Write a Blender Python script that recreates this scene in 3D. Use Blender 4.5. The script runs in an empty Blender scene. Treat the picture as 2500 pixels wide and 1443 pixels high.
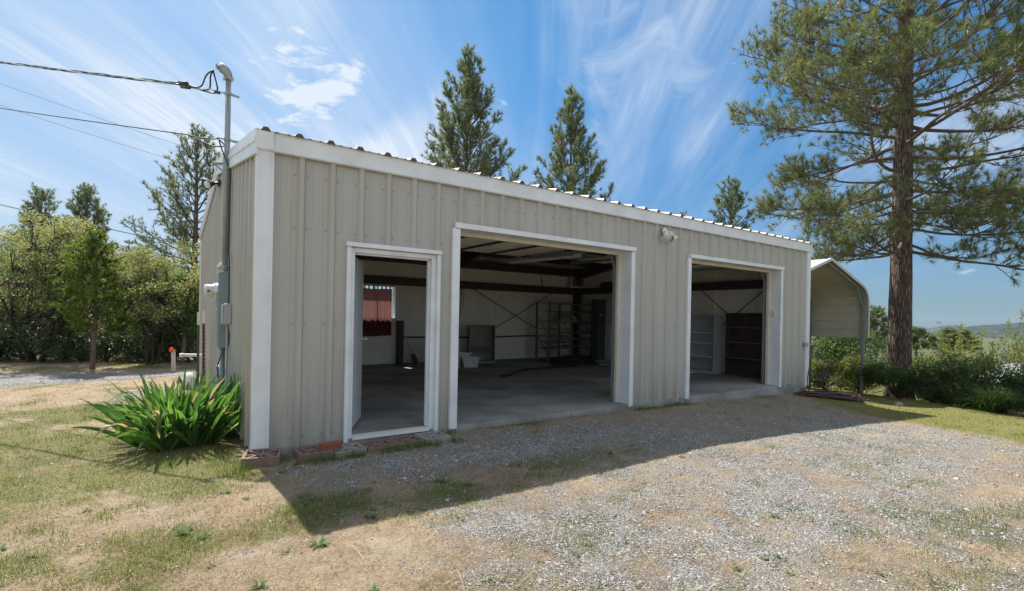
import bpy, math, random
import numpy as np
from mathutils import Vector, Matrix

scene = bpy.context.scene
COL = scene.collection
R = np.radians

# ------------------------------------------------------------------ camera
CAM = np.array([-0.804, -5.395, 1.35]); YAW = 0.615; ROLL = 0.0197; FPX = 1230.3; CY = 771.0
cd = bpy.data.cameras.new("camera"); cam = bpy.data.objects.new("camera", cd); COL.objects.link(cam)
cd.sensor_width = 36; cd.sensor_fit = 'HORIZONTAL'; cd.lens = 36 * FPX / 2500
cd.shift_y = (CY - 721.5) / 2500; cd.clip_start = 0.05; cd.clip_end = 30000
cam.matrix_world = Matrix.Translation(Vector(CAM)) @ (Matrix.Rotation(-YAW, 4, 'Z') @ Matrix.Rotation(R(90), 4, 'X') @ Matrix.Rotation(ROLL, 4, 'Z'))
scene.camera = cam

# ------------------------------------------------------------------ sun, sky, exposure
SUN_DIR = Vector((-0.025, 0.645, 1.0)).normalized()
sd = bpy.data.lights.new("sun", 'SUN'); sd.energy = 4.7; sd.angle = R(0.5); sd.color = (1.0, 0.95, 0.87)
sun = bpy.data.objects.new("sun", sd); COL.objects.link(sun)
sun.rotation_euler = (-SUN_DIR).to_track_quat('-Z', 'Y').to_euler(); sun.location = (0, 20, 30)

VIEW_F = np.array([math.sin(YAW), math.cos(YAW), 0]); VIEW_R = np.array([math.cos(YAW), -math.sin(YAW), 0])
def ray(px, py):
    u2, v2 = px - 1250, py - CY; c, s = math.cos(ROLL), math.sin(ROLL)
    u = c * u2 + s * v2; v = -s * u2 + c * v2
    return VIEW_F + VIEW_R * u / FPX + np.array([0, 0, -v / FPX])
def gd(px, py, d): return CAM + d * ray(px, py)

world = bpy.data.worlds.new("World"); scene.world = world; world.use_nodes = True
SKY_STRENGTH = 0.14
def build_sky():
    nt = world.node_tree; nt.nodes.clear(); N = nt.nodes.new; L = nt.links.new
    out = N('ShaderNodeOutputWorld'); bg = N('ShaderNodeBackground'); bg.inputs[1].default_value = SKY_STRENGTH
    sky = N('ShaderNodeTexSky'); sky.sky_type = 'NISHITA'; sky.sun_disc = False
    sky.sun_elevation = math.asin(SUN_DIR.z); sky.sun_rotation = math.atan2(SUN_DIR.x, SUN_DIR.y)
    sky.altitude = 400; sky.air_density = 1.0; sky.dust_density = 0.6; sky.ozone_density = 2.2
    tc = N('ShaderNodeTexCoord'); nrm = N('ShaderNodeVectorMath'); nrm.operation = 'NORMALIZE'
    L(tc.outputs['Generated'], nrm.inputs[0])
    sep = N('ShaderNodeSeparateXYZ'); L(nrm.outputs[0], sep.inputs[0])
    def M(op, a, b=None, clamp=False):
        m = N('ShaderNodeMath'); m.operation = op; m.use_clamp = clamp
        for i, v in enumerate((a, b)):
            if v is None: continue
            if isinstance(v, (int, float)): m.inputs[i].default_value = v
            else: L(v, m.inputs[i])
        return m.outputs[0]
    zc = M('ADD', M('MAXIMUM', sep.outputs[2], 0.0), 0.20)
    px = M('DIVIDE', sep.outputs[0], zc); py = M('DIVIDE', sep.outputs[1], zc)
    a = VIEW_F + VIEW_R * (90 / FPX); a /= np.linalg.norm(a); ax, ay = float(a[0]), float(a[1])
    along = M('ADD', M('MULTIPLY', px, ax), M('MULTIPLY', py, ay))
    across = M('ADD', M('MULTIPLY', px, ay), M('MULTIPLY', py, -ax))
    def comb(sa, sb, off):
        c = N('ShaderNodeCombineXYZ'); L(M('MULTIPLY', across, sa), c.inputs[0]); L(M('MULTIPLY', along, sb), c.inputs[1]); c.inputs[2].default_value = off
        return c.outputs[0]
    def noise(vec, sc, det, rough, dist):
        n = N('ShaderNodeTexNoise'); n.inputs['Scale'].default_value = sc; n.inputs['Detail'].default_value = det
        n.inputs['Roughness'].default_value = rough; n.inputs['Distortion'].default_value = dist; L(vec, n.inputs['Vector']); return n.outputs['Fac']
    def ramp(v, a, b):
        m = N('ShaderNodeMapRange'); m.interpolation_type = 'SMOOTHSTEP'; m.inputs[1].default_value = a; m.inputs[2].default_value = b; L(v, m.inputs[0]); return m.outputs[0]
    streak = ramp(noise(comb(2.4, 0.30, 57.2), 1.0, 7, 0.52, 0.9), 0.36, 0.70)
    fine = ramp(noise(comb(11.0, 0.8, 3.3), 1.0, 8, 0.66, 1.4), 0.38, 0.70)
    big = ramp(noise(comb(1.2, 0.8, 45.5), 1.0, 4, 0.5, 0.6), 0.34, 0.60)
    cir = M('MULTIPLY', M('ADD', M('MULTIPLY', streak, 0.58), M('MULTIPLY', M('MULTIPLY', fine, M('ADD', streak, 0.3)), 0.42)), M('ADD', M('MULTIPLY', big, 0.85), 0.30))
    # clouds with a place of their own in this sky
    def patch(pxy, lo, hi, sx=1.0):
        d = ray(*pxy); d = d / np.linalg.norm(d)
        dp = N('ShaderNodeVectorMath'); dp.operation = 'DOT_PRODUCT'; L(nrm.outputs[0], dp.inputs[0]); dp.inputs[1].default_value = d
        return ramp(dp.outputs['Value'], math.cos(R(hi)), math.cos(R(lo)))
    pmap = N('ShaderNodeMapping'); pmap.inputs['Scale'].default_value = (1, 1, 2.6); L(nrm.outputs[0], pmap.inputs[0])
    puffn = noise(pmap.outputs[0], 11.0, 9, 0.60, 0.35)
    soft = noise(comb(2.2, 0.9, 5.5), 1.6, 8, 0.62, 1.2)
    def puff(p, thr, gain): 
        v = M('SUBTRACT', M('ADD', M('MULTIPLY', p, 0.30), puffn), thr); return M('MULTIPLY', v, gain, True)
    c1 = puff(patch((735, 170), 0.5, 6.5), 0.655, 6.0); c2 = puff(patch((745, 225), 0.3, 6.0), 0.66, 6.0); c3 = puff(patch((845, 190), 0.2, 3.2), 0.665, 5.0)
    w1 = M('MULTIPLY', M('SUBTRACT', M('ADD', M('MULTIPLY', patch((1570, 195), 0.5, 11.0), 0.30), soft), 0.70), 3.2, True)
    w2 = M('MULTIPLY', M('SUBTRACT', M('ADD', M('MULTIPLY', patch((60, 470), 1.0, 15.0), 0.5), soft), 0.70), 1.6, True)
    pf = M('MAXIMUM', M('MAXIMUM', M('MAXIMUM', c1, c2), c3), M('MULTIPLY', w1, 0.8))
    veil = M('MULTIPLY', M('MAXIMUM', w2, 0.0), 0.75)
    # thin veil low in the sky and towards the left, as in cirrus thickening at the horizon
    low = M('MULTIPLY', M('SUBTRACT', 1.0, ramp(sep.outputs[2], 0.0, 0.42)), 0.26)
    lf = a * 0 + (VIEW_F - VIEW_R * 0.95); lf /= np.linalg.norm(lf)
    dpl = N('ShaderNodeVectorMath'); dpl.operation = 'DOT_PRODUCT'; L(nrm.outputs[0], dpl.inputs[0]); dpl.inputs[1].default_value = lf
    left = M('MULTIPLY', ramp(dpl.outputs['Value'], 0.55, 1.0), 0.40)
    mask = M('MAXIMUM', M('ADD', M('MULTIPLY', cir, M('MULTIPLY', ramp(sep.outputs[2], 0.03, 0.22), 0.80)), M('ADD', M('MULTIPLY', low, 0.55), left), True), M('MAXIMUM', pf, veil))
    hs = N('ShaderNodeHueSaturation'); hs.inputs['Saturation'].default_value = 1.12; hs.inputs['Value'].default_value = 1.0; L(sky.outputs[0], hs.inputs['Color'])
    mx = N('ShaderNodeMix'); mx.data_type = 'RGBA'; mx.inputs[7].default_value = (3.3, 3.6, 3.95, 1)
    L(M('MULTIPLY', mask, 0.93), mx.inputs[0])
    grade = N('ShaderNodeMix'); grade.data_type = 'RGBA'; grade.blend_type = 'MULTIPLY'; grade.inputs[0].default_value = 1.0; L(hs.outputs[0], grade.inputs[6])
    gcol = N('ShaderNodeMix'); gcol.data_type = 'RGBA'; gcol.inputs[6].default_value = (0.12, 0.182, 0.285, 1); gcol.inputs[7].default_value = (0.235, 0.49, 0.565, 1); L(ramp(sep.outputs[2], -0.12, 0.52), gcol.inputs[0]); L(gcol.outputs[2], grade.inputs[7])
    L(grade.outputs[2], mx.inputs[6])
    # unseen bright broken cloud, added overhead and behind the camera to fill shaded walls
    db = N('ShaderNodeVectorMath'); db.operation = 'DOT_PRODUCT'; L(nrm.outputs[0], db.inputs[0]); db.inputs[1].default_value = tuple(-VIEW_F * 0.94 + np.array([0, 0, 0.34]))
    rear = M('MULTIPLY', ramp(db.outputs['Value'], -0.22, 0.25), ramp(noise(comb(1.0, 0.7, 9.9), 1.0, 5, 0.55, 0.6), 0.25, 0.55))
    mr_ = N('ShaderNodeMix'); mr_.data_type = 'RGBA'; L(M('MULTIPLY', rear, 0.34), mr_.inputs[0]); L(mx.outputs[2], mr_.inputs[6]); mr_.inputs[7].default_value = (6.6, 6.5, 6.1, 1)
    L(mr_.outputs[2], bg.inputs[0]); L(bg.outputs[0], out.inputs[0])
build_sky()
scene.view_settings.view_transform = 'Standard'; scene.view_settings.look = 'None'
scene.view_settings.exposure = 0.85; scene.view_settings.gamma = 1.0
scene.render.engine = 'CYCLES'
cy = scene.cycles
cy.use_denoising = True; cy.max_bounces = 10; cy.diffuse_bounces = 6; cy.glossy_bounces = 3; cy.transmission_bounces = 4
cy.transparent_max_bounces = 6; cy.volume_bounces = 0; cy.caustics_reflective = False; cy.caustics_refractive = False
cy.sample_clamp_indirect = 6

# ------------------------------------------------------------------ noise helpers (numpy)
def vnoise(x, y, seed=0):
    xi = np.floor(x).astype(np.int64); yi = np.floor(y).astype(np.int64); xf = x - xi; yf = y - yi
    def h(a, b):
        n = (a * 374761393 + b * 668265263 + seed * 974634777) & 0x7fffffff
        n = ((n ^ (n >> 13)) * 1274126177) & 0x7fffffff
        return ((n ^ (n >> 16)) & 0xffff) / 65535.0
    u = xf * xf * (3 - 2 * xf); v = yf * yf * (3 - 2 * yf)
    return (h(xi, yi) * (1 - u) + h(xi + 1, yi) * u) * (1 - v) + (h(xi, yi + 1) * (1 - u) + h(xi + 1, yi + 1) * u) * v
def fbm(x, y, sc=1.0, oc=4, seed=0):
    x = np.asarray(x, float) * sc; y = np.asarray(y, float) * sc; s = 0; a = 0.5; t = 0
    for o in range(oc):
        s = s + a * vnoise(x, y, seed + o * 17); t += a; a *= 0.5; x = x * 2.03 + 11.3; y = y * 2.03 - 7.1
    return s / t
def sst(a, b, x):
    t = np.clip((x - a) / (b - a), 0, 1); return t * t * (3 - 2 * t)

# ------------------------------------------------------------------ terrain
def gz(x, y):
    x = np.asarray(x, float); y = np.asarray(y, float)
    d = np.maximum(x - 4.0, 0)
    drop = 0.0165 * np.minimum(d, 15) ** 1.5
    k = 0.42 + 0.58 * sst(0.1, -1.8, y); near = 1 - sst(11.3, 13.0, x)
    drop = drop * (1 - near * (1 - k))
    far = np.maximum(d - 15, 0)
    drop = drop + 42 * (1 - np.exp(-far / 240.0)) 
    # the yard stays level behind the building
    drop = drop * (1 - sst(4, 9, y) * (1 - sst(20, 60, x)))
    bump = 0.05 * (fbm(x, y, 0.45, 3, 5) - 0.5) * (1 - sst(40, 80, np.abs(x) + np.abs(y)))
    hill = 6.0 * sst(60, 400, y - 0.3 * x)
    return -0.075 + bump - drop + hill * (1 - sst(0, 80, x))
def g1(x, y): return float(gz(np.array([x]), np.array([y]))[0])

def masks(x, y):
    n = fbm(x, y, 0.9, 4, 21) - 0.5; m = fbm(x, y, 2.6, 3, 33) - 0.5
    lawn = sst(0.0, 1.5, x - 8.5 - (y + 2.3) * 0.55 + n * 2.0)
    lawn = lawn * sst(-7, -5, y)
    g = sst(-0.15, 0.85, x + 0.22 * (y + 2.0) + n * 2.2 - 0.1)
    strip = np.exp(-((y + 1.75) / 0.35) ** 2) * (1 - sst(2.2, 4.2, x + n * 2)); g = g * (1 - 0.75 * strip)
    far_c = sst(-3.7, -4.5, y + 0.25 * n) * sst(1.0, 2.6, x); g = g * (1 - 0.45 * far_c)
    edge = sst(-0.42, -0.1, y) * (y < 0.05); g = g * (1 - 0.6 * edge)
    g = g * (1 - lawn)
    wall_band = np.exp(-((y + 1.0) / 0.35) ** 2) * (x < 6.5)
    f_ = fbm(x, y, 6.5, 3, 47) - 0.5; east = sst(4.0, 6.0, x) * sst(-2.4, -1.2, y)
    g = np.clip(g * (0.60 + 0.24 * wall_band - 0.22 * east + 0.55 * n + 0.7 * m + 1.0 * f_), 0, 1)
    # gravel drive behind the building
    f = 6.7 + 0.33 * (x + 2.9) + 0.5 * n; b = 9.3 - 0.22 * (x + 3.4) + 0.4 * n
    drive = sst(f - 0.15, f + 0.25, y) * (1 - sst(b - 0.2, b + 0.2, y)) * (x < 6)
    g = np.maximum(g * (y < 5.5), drive)
    gr = 0.33 + 1.5 * n + 1.3 * m
    left = 1 - sst(-0.2, 0.9, x)
    gr = gr + left * (0.46 * sst(-1.4, -0.2, y) * (1 - sst(3.2, 4.6, y)) - 0.15 * sst(-1.0, -2.0, y) + 0.12 * sst(9.0, 9.6, y))
    gr = gr + 0.30 * sst(0.05, 0.22, m) * sst(0.5, 1.5, x) * (y < -2) + 0.55 * strip + 0.35 * edge + 0.25 * far_c - 0.2 * sst(0.5, 1.5, x) * (1 - strip) * (1 - lawn)
    gr = np.clip(gr, 0, 1); gr = np.maximum(gr, lawn * np.clip(0.75 + 1.4 * n + 0.9 * m + 0.25 * sst(10.5, 13, x), 0, 1))
    gr = gr * (1 - drive)
    return g, gr, lawn

# ------------------------------------------------------------------ mesh builder
class MB:
    def __init__(s): s.v = []; s.n = 0; s.f = {}; s.ng = []; s.r = []; s.has_r = False
    def add(s, v, faces, rnd=None):
        v = np.asarray(v, float).reshape(-1, 3)
        for f in (faces if isinstance(faces, (list, tuple)) and len(faces) and isinstance(faces[0], np.ndarray) else [faces]):
            if isinstance(f, np.ndarray): s.f.setdefault(f.shape[1], []).append(f + s.n)
            else:
                for p in f: s.f.setdefault(len(p), []).append(np.array([p]) + s.n)
        s.v.append(v); s.n += len(v)
        if rnd is None: s.r.append(np.zeros(len(v)))
        else: s.has_r = True; s.r.append(np.broadcast_to(np.asarray(rnd, float), (len(v),)))
        return s
    def hexa(s, p):  # 8 corners: bottom 4 ccw, top 4 ccw
        return s.add(p, [(3, 2, 1, 0), (4, 5, 6, 7), (0, 1, 5, 4), (1, 2, 6, 5), (2, 3, 7, 6), (3, 0, 4, 7)])
    def box(s, x0, y0, z0, x1, y1, z1, M=None):
        p = np.array([(x0, y0, z0), (x1, y0, z0), (x1, y1, z0), (x0, y1, z0), (x0, y0, z1), (x1, y0, z1), (x1, y1, z1), (x0, y1, z1)], float)
        if M is not None: p = p @ M[0].T + M[1]
        return s.hexa(p)
    def bar(s, a, b, w, h, up=(0, 0, 1)):
        a = np.array(a, float); b = np.array(b, float); d = b - a; d /= np.linalg.norm(d); up = np.array(up, float)
        if abs(d @ up) > 0.98: up = np.array([0, 1.0, 0])
        r = np.cross(d, up); r /= np.linalg.norm(r); u = np.cross(r, d); r = r * w / 2; u = u * h / 2
        return s.hexa([a - r - u, a + r - u, b + r - u, b - r - u, a - r + u, a + r + u, b + r + u, b - r + u])
    def tube(s, pts, rad, seg=6, cap=True, rnd=None):
        pts = np.asarray(pts, float); n = len(pts); rad = np.broadcast_to(np.asarray(rad, float), (n,))
        t = np.gradient(pts, axis=0); t /= np.linalg.norm(t, axis=1)[:, None] + 1e-12
        ref = np.array([0, 0, 1.0]) if abs(t[0][2]) < 0.9 else np.array([1.0, 0, 0])
        r = np.cross(t, ref); r /= np.linalg.norm(r, axis=1)[:, None] + 1e-12; u = np.cross(r, t)
        a = np.arange(seg) * 2 * np.pi / seg
        v = pts[:, None, :] + rad[:, None, None] * (np.cos(a)[None, :, None] * r[:, None, :] + np.sin(a)[None, :, None] * u[:, None, :])
        i = np.arange(n - 1)[:, None] * seg + np.arange(seg)[None, :]; j = np.arange(n - 1)[:, None] * seg + (np.arange(seg)[None, :] + 1) % seg
        q = np.stack([i, j, j + seg, i + seg], -1).reshape(-1, 4)
        s.add(v.reshape(-1, 3), [q], rnd)
        if cap:
            b = s.n - n * seg; s.f.setdefault(seg, []).append(np.array([[b + k for k in range(seg)][::-1]])); s.f[seg].append(np.array([[b + (n - 1) * seg + k for k in range(seg)]]))
        return s
    def lathe(s, prof, c, axis=(0, 0, 1), seg=16):
        axis = np.array(axis, float); axis /= np.linalg.norm(axis); ref = np.array([1.0, 0, 0]) if abs(axis[0]) < 0.9 else np.array([0, 1.0, 0])
        r = np.cross(axis, ref); r /= np.linalg.norm(r); u = np.cross(axis, r); a = np.arange(seg) * 2 * np.pi / seg
        v = [np.array(c) + axis * h + rr * (np.cos(k) * r + np.sin(k) * u) for rr, h in prof for k in a]
        n = len(prof); q = [(i * seg + k, i * seg + (k + 1) % seg, (i + 1) * seg + (k + 1) % seg, (i + 1) * seg + k) for i in range(n - 1) for k in range(seg)]
        return s.add(v, q)
    def prism(s, prof, a, b, ax='x'):  # closed profile in the plane across axis, swept from a to b
        n = len(prof)
        def P(p, t): return (t, p[0], p[1]) if ax == 'x' else ((p[0], t, p[1]) if ax == 'y' else (p[0], p[1], t))
        v = [P(p, a) for p in prof] + [P(p, b) for p in prof]
        s.add(v, [tuple(range(n))[::-1], tuple(range(n, 2 * n))] + [(i, (i + 1) % n, n + (i + 1) % n, n + i) for i in range(n)]); return s
    def build(s, name, m=None, parent=None, smooth=False, bevel=0, loc=None):
        me = bpy.data.meshes.new(name); v = np.concatenate(s.v) if s.v else np.zeros((0, 3))
        if loc is not None: v = v - np.array(loc, float)
        me.vertices.add(len(v)); me.vertices.foreach_set('co', v.astype(np.float32).ravel())
        li = []; ls = []; lt = []; st = 0
        for k, fs in s.f.items():
            f = np.concatenate(fs); li.append(f.ravel()); ls.append(st + np.arange(len(f)) * k); lt.append(np.full(len(f), k)); st += f.size
        li = np.concatenate(li); me.loops.add(len(li)); me.loops.foreach_set('vertex_index', li.astype(np.int32))
        ls = np.concatenate(ls); me.polygons.add(len(ls)); me.polygons.foreach_set('loop_start', ls.astype(np.int32))
        me.polygons.foreach_set('use_smooth', np.full(len(ls), smooth))
        if s.has_r:
            at = me.attributes.new('rnd', 'FLOAT', 'POINT'); at.data.foreach_set('value', np.concatenate(s.r).astype(np.float32))
        me.update(calc_edges=True); me.validate()
        o = bpy.data.objects.new(name, me); COL.objects.link(o)
        if m: me.materials.append(m)
        if parent: o.parent = parent
        if loc is not None: o.location = loc
        if bevel:
            b = o.modifiers.new('bevel', 'BEVEL'); b.width = bevel; b.segments = 2; b.limit_method = 'ANGLE'; b.angle_limit = R(40)
        return o
def rotz(a, loc=(0, 0, 0)):
    c, s = math.cos(a), math.sin(a); return (np.array([[c, -s, 0], [s, c, 0], [0, 0, 1.0]]), np.array(loc, float))

def thing(name, label, cat, loc=(0, 0, 0), group=None):
    o = bpy.data.objects.new(name, None); COL.objects.link(o); o.location = loc; o.empty_display_size = 0.1
    o['label'] = label; o['category'] = cat
    if group: o['group'] = group
    return o
def tag(o, label=None, cat=None, group=None, kind=None):
    for k, v in (('label', label), ('category', cat), ('group', group), ('kind', kind)):
        if v: o[k] = v
    return o
class At:  # parts are modelled in world coordinates, then hung under their thing
    def __init__(s, t): s.t = t; bpy.context.view_layer.update(); s.loc = np.array(t.location)
    def __call__(s, mb, name, m, parent=None, **k):
        o = mb.build(name, m, None, **k); p = parent or s.t
        bpy.context.view_layer.update(); o.parent = p; o.matrix_parent_inverse = p.matrix_world.inverted(); return o

# ------------------------------------------------------------------ materials
def mat(name, col, rough=0.6, metal=0.0, col2=None, scale=4.0, bump=0.0, bscale=40.0, spec=0.5, transl=0.0, ramp=None, det=4, stretch=None, contrast=(0.35, 0.65), bdet=3, attr='rnd', alpha=None):
    m = bpy.data.materials.new(name); m.use_nodes = True; nt = m.node_tree; N = nt.nodes.new; L = nt.links.new
    b = nt.nodes['Principled BSDF']; out = nt.nodes['Material Output']
    b.inputs['Roughness'].default_value = rough; b.inputs['Metallic'].default_value = metal; b.inputs['Specular IOR Level'].default_value = spec
    tc = N('ShaderNodeTexCoord'); vec = tc.outputs['Object']
    if stretch:
        mp = N('ShaderNodeMapping'); mp.inputs['Scale'].default_value = stretch; L(vec, mp.inputs[0]); vec = mp.outputs[0]
    cs = None
    if ramp:
        at = N('ShaderNodeAttribute'); at.attribute_name = attr; cr = N('ShaderNodeValToRGB'); L(at.outputs['Fac'], cr.inputs[0])
        while len(cr.color_ramp.elements) < len(ramp): cr.color_ramp.elements.new(0.5)
        for e, (p, c) in zip(cr.color_ramp.elements, ramp): e.position = p; e.color = (*c, 1)
        cs = cr.outputs[0]
    elif col2:
        n = N('ShaderNodeTexNoise'); n.inputs['Scale'].default_value = scale; n.inputs['Detail'].default_value = det; n.inputs['Roughness'].default_value = 0.6; L(vec, n.inputs['Vector'])
        mr = N('ShaderNodeMapRange'); mr.inputs[1].default_value = contrast[0]; mr.inputs[2].default_value = contrast[1]; L(n.outputs['Fac'], mr.inputs[0])
        mx = N('ShaderNodeMix'); mx.data_type = 'RGBA'; mx.inputs[6].default_value = (*col, 1); mx.inputs[7].default_value = (*col2, 1); L(mr.outputs[0], mx.inputs[0]); cs = mx.outputs[2]
    if cs: L(cs, b.inputs['Base Color'])
    else: b.inputs['Base Color'].default_value = (*col, 1)
    if bump:
        n2 = N('ShaderNodeTexNoise'); n2.inputs['Scale'].default_value = bscale; n2.inputs['Detail'].default_value = bdet; L(vec, n2.inputs['Vector'])
        bp = N('ShaderNodeBump'); bp.inputs['Strength'].default_value = bump; bp.inputs['Distance'].default_value = 0.02; L(n2.outputs['Fac'], bp.inputs['Height']); L(bp.outputs[0], b.inputs['Normal'])
    if transl:
        t = N('ShaderNodeBsdfTranslucent'); ms = N('ShaderNodeMixShader'); ms.inputs[0].default_value = transl
        if cs:
            hs = N('ShaderNodeHueSaturation'); hs.inputs['Hue'].default_value = 0.485; hs.inputs['Saturation'].default_value = 1.15; hs.inputs['Value'].default_value = 1.5; L(cs, hs.inputs['Color']); L(hs.outputs[0], t.inputs[0])
        else: t.inputs[0].default_value = (*col, 1)
        L(b.outputs[0], ms.inputs[1]); L(t.outputs[0], ms.inputs[2]); L(ms.outputs[0], out.inputs[0])
    return m

def siding_mat():
    m = mat('siding', (0.42, 0.412, 0.375), 0.40, col2=(0.372, 0.364, 0.33), scale=1.6, stretch=(1, 1, 0.25), det=8, bump=0.16, bscale=2.2)
    nt = m.node_tree; N = nt.nodes.new; L = nt.links.new; b = nt.nodes['Principled BSDF']
    src = b.inputs['Base Color'].links[0].from_socket
    tc = N('ShaderNodeTexCoord'); sep = N('ShaderNodeSeparateXYZ'); L(tc.outputs['Object'], sep.inputs[0])
    n = N('ShaderNodeTexNoise'); n.inputs['Scale'].default_value = 9; n.inputs['Detail'].default_value = 6
    mp = N('ShaderNodeMapping'); mp.inputs['Scale'].default_value = (1, 1, 0.12); L(tc.outputs['Object'], mp.inputs[0]); L(mp.outputs[0], n.inputs['Vector'])
    def mr(s, a, b_, lo=0, hi=1):
        q = N('ShaderNodeMapRange'); q.inputs[1].default_value = a; q.inputs[2].default_value = b_; q.inputs[3].default_value = lo; q.inputs[4].default_value = hi; L(s, q.inputs[0]); return q.outputs[0]
    def mul(a, c):
        q = N('ShaderNodeMath'); q.operation = 'MULTIPLY'; L(a, q.inputs[0]); L(c, q.inputs[1]); return q.outputs[0]
    # splash dirt near the ground and a rust run low on the gable end
    dirt = mul(mr(sep.outputs[2], 0.60, 0.0), mr(n.outputs['Fac'], 0.36, 0.60))
    rust = mul(mul(mr(sep.outputs[0], 0.01, -0.01), mr(sep.outputs[1], 0.75, 0.35)), mul(mr(sep.outputs[2], 1.5, 0.3), mr(n.outputs['Fac'], 0.42, 0.56)))
    m1 = N('ShaderNodeMix'); m1.data_type = 'RGBA'; L(mul(dirt, mr(dirt, -1, 0, 0.55, 0.55)), m1.inputs[0]); L(src, m1.inputs[6]); m1.inputs[7].default_value = (0.24, 0.21, 0.16, 1)
    m2 = N('ShaderNodeMix'); m2.data_type = 'RGBA'; L(mul(rust, mr(rust, -1, 0, 0.6, 0.6)), m2.inputs[0]); L(m1.outputs[2], m2.inputs[6]); m2.inputs[7].default_value = (0.42, 0.27, 0.12, 1)
    L(m2.outputs[2], b.inputs['Base Color']); return m

M = {}
M['siding'] = siding_mat()
M['trim'] = mat('trim', (0.72, 0.75, 0.78), 0.4, col2=(0.58, 0.60, 0.60), scale=3.0, det=9, bump=0.10, bscale=3, contrast=(0.42, 0.78))
M['trim_old'] = mat('trim_old', (0.66, 0.63, 0.52), 0.55, col2=(0.56, 0.52, 0.40), scale=6, det=6)
M['screw'] = mat('screw', (0.33, 0.31, 0.28), 0.4, metal=0.6)
M['roof'] = mat('roof', (0.58, 0.55, 0.50), 0.45, col2=(0.42, 0.39, 0.35), scale=3, det=7, contrast=(0.4, 0.7))
M['liner'] = mat('liner', (0.80, 0.79, 0.73), 0.5, col2=(0.72, 0.71, 0.64), scale=1.6, det=6, bump=0.55, bscale=2.2, stretch=(1, 1, 0.4), bdet=5)
M['steel'] = mat('steel', (0.030, 0.022, 0.021), 0.55, col2=(0.05, 0.032, 0.028), scale=7, det=5)
M['galv'] = mat('galv', (0.30, 0.34, 0.345), 0.5, metal=0.3, col2=(0.22, 0.26, 0.265), scale=22, det=3, stretch=(1, 1, 0.3))
M['panel'] = mat('panel', (0.26, 0.32, 0.34), 0.45, col2=(0.22, 0.27, 0.29), scale=4, det=4)
M['plastic'] = mat('plastic', (0.42, 0.44, 0.44), 0.5, col2=(0.37, 0.39, 0.38), scale=6)
M['cable'] = mat('cable', (0.025, 0.027, 0.03), 0.55)
M['alu'] = mat('alu', (0.55, 0.57, 0.58), 0.35, metal=0.7)
M['white'] = mat('white', (0.74, 0.74, 0.72), 0.45, col2=(0.65, 0.65, 0.62), scale=4)
M['door'] = mat('door', (0.62, 0.66, 0.68), 0.4, col2=(0.56, 0.60, 0.62), scale=1.5)
M['concrete'] = mat('concrete', (0.34, 0.335, 0.32), 0.75, col2=(0.20, 0.197, 0.19), scale=1.1, det=10, bump=0.12, bscale=30, contrast=(0.40, 0.60))
M['slats'] = mat('slats', (0.72, 0.69, 0.58), 0.5, col2=(0.66, 0.63, 0.53), scale=3)
M['glass'] = mat('glass', (0.10, 0.13, 0.15), 0.08, spec=0.8)
M['greymetal'] = mat('greymetal', (0.43, 0.47, 0.48), 0.45, col2=(0.37, 0.41, 0.41), scale=3)
M['olive'] = mat('olive', (0.24, 0.26, 0.22), 0.5, col2=(0.20, 0.22, 0.18), scale=4)
M['brown'] = mat('brown', (0.085, 0.062, 0.05), 0.5, col2=(0.06, 0.045, 0.038), scale=5)
M['rackmetal'] = mat('rackmetal', (0.20, 0.19, 0.165), 0.5, metal=0.2, col2=(0.15, 0.14, 0.12), scale=8)
M['fabricgrey'] = mat('fabricgrey', (0.33, 0.34, 0.31), 0.85, col2=(0.22, 0.22, 0.20), scale=9)
M['rubber'] = mat('rubber', (0.016, 0.016, 0.018), 0.6)
M['wood'] = mat('wood', (0.40, 0.37, 0.32), 0.7, col2=(0.30, 0.27, 0.23), scale=8, stretch=(0.3, 1, 1))
M['pinkblock'] = mat('pinkblock', (0.235, 0.155, 0.128), 0.9, col2=(0.18, 0.12, 0.10), scale=18, bump=0.25, bscale=120)
M['paleblock'] = mat('paleblock', (0.33, 0.325, 0.30), 0.9, col2=(0.25, 0.245, 0.225), scale=18, bump=0.25, bscale=120)
M['brick'] = mat('brick', (0.30, 0.085, 0.052), 0.85, col2=(0.24, 0.07, 0.045), scale=20, bump=0.3, bscale=130)
M['hose'] = mat('hose', (0.085, 0.036, 0.036), 0.5, col2=(0.06, 0.030, 0.032), scale=6)
M['redpost'] = mat('redpost', (0.20, 0.045, 0.035), 0.7, col2=(0.14, 0.04, 0.03), scale=14)
M['greenpost'] = mat('greenpost', (0.06, 0.085, 0.065), 0.6)
M['stake'] = mat('stake', (0.50, 0.46, 0.38), 0.8)
M['orange'] = mat('orange', (0.85, 0.06, 0.02), 0.5)
M['rustwhite'] = mat('rustwhite', (0.72, 0.71, 0.68), 0.5, col2=(0.26, 0.10, 0.05), scale=9, contrast=(0.52, 0.60), det=5)
M['rust'] = mat('rust', (0.16, 0.055, 0.03), 0.8)
M['lampdark'] = mat('lampdark', (0.035, 0.034, 0.034), 0.4)
M['lens'] = mat('lens', (0.62, 0.64, 0.66), 0.12, spec=0.8)
M['carport'] = mat('carport', (0.52, 0.51, 0.45), 0.45, col2=(0.46, 0.45, 0.40), scale=2.0, det=5)
def wavy_curtain():
    m = mat('curtain', (0.11, 0.030, 0.031), 0.9, transl=0.30); t = [n for n in m.node_tree.nodes if n.type == 'BSDF_TRANSLUCENT'][0]; t.inputs[0].default_value = (0.42, 0.20, 0.18, 1); return m
M['curtain'] = wavy_curtain()
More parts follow.
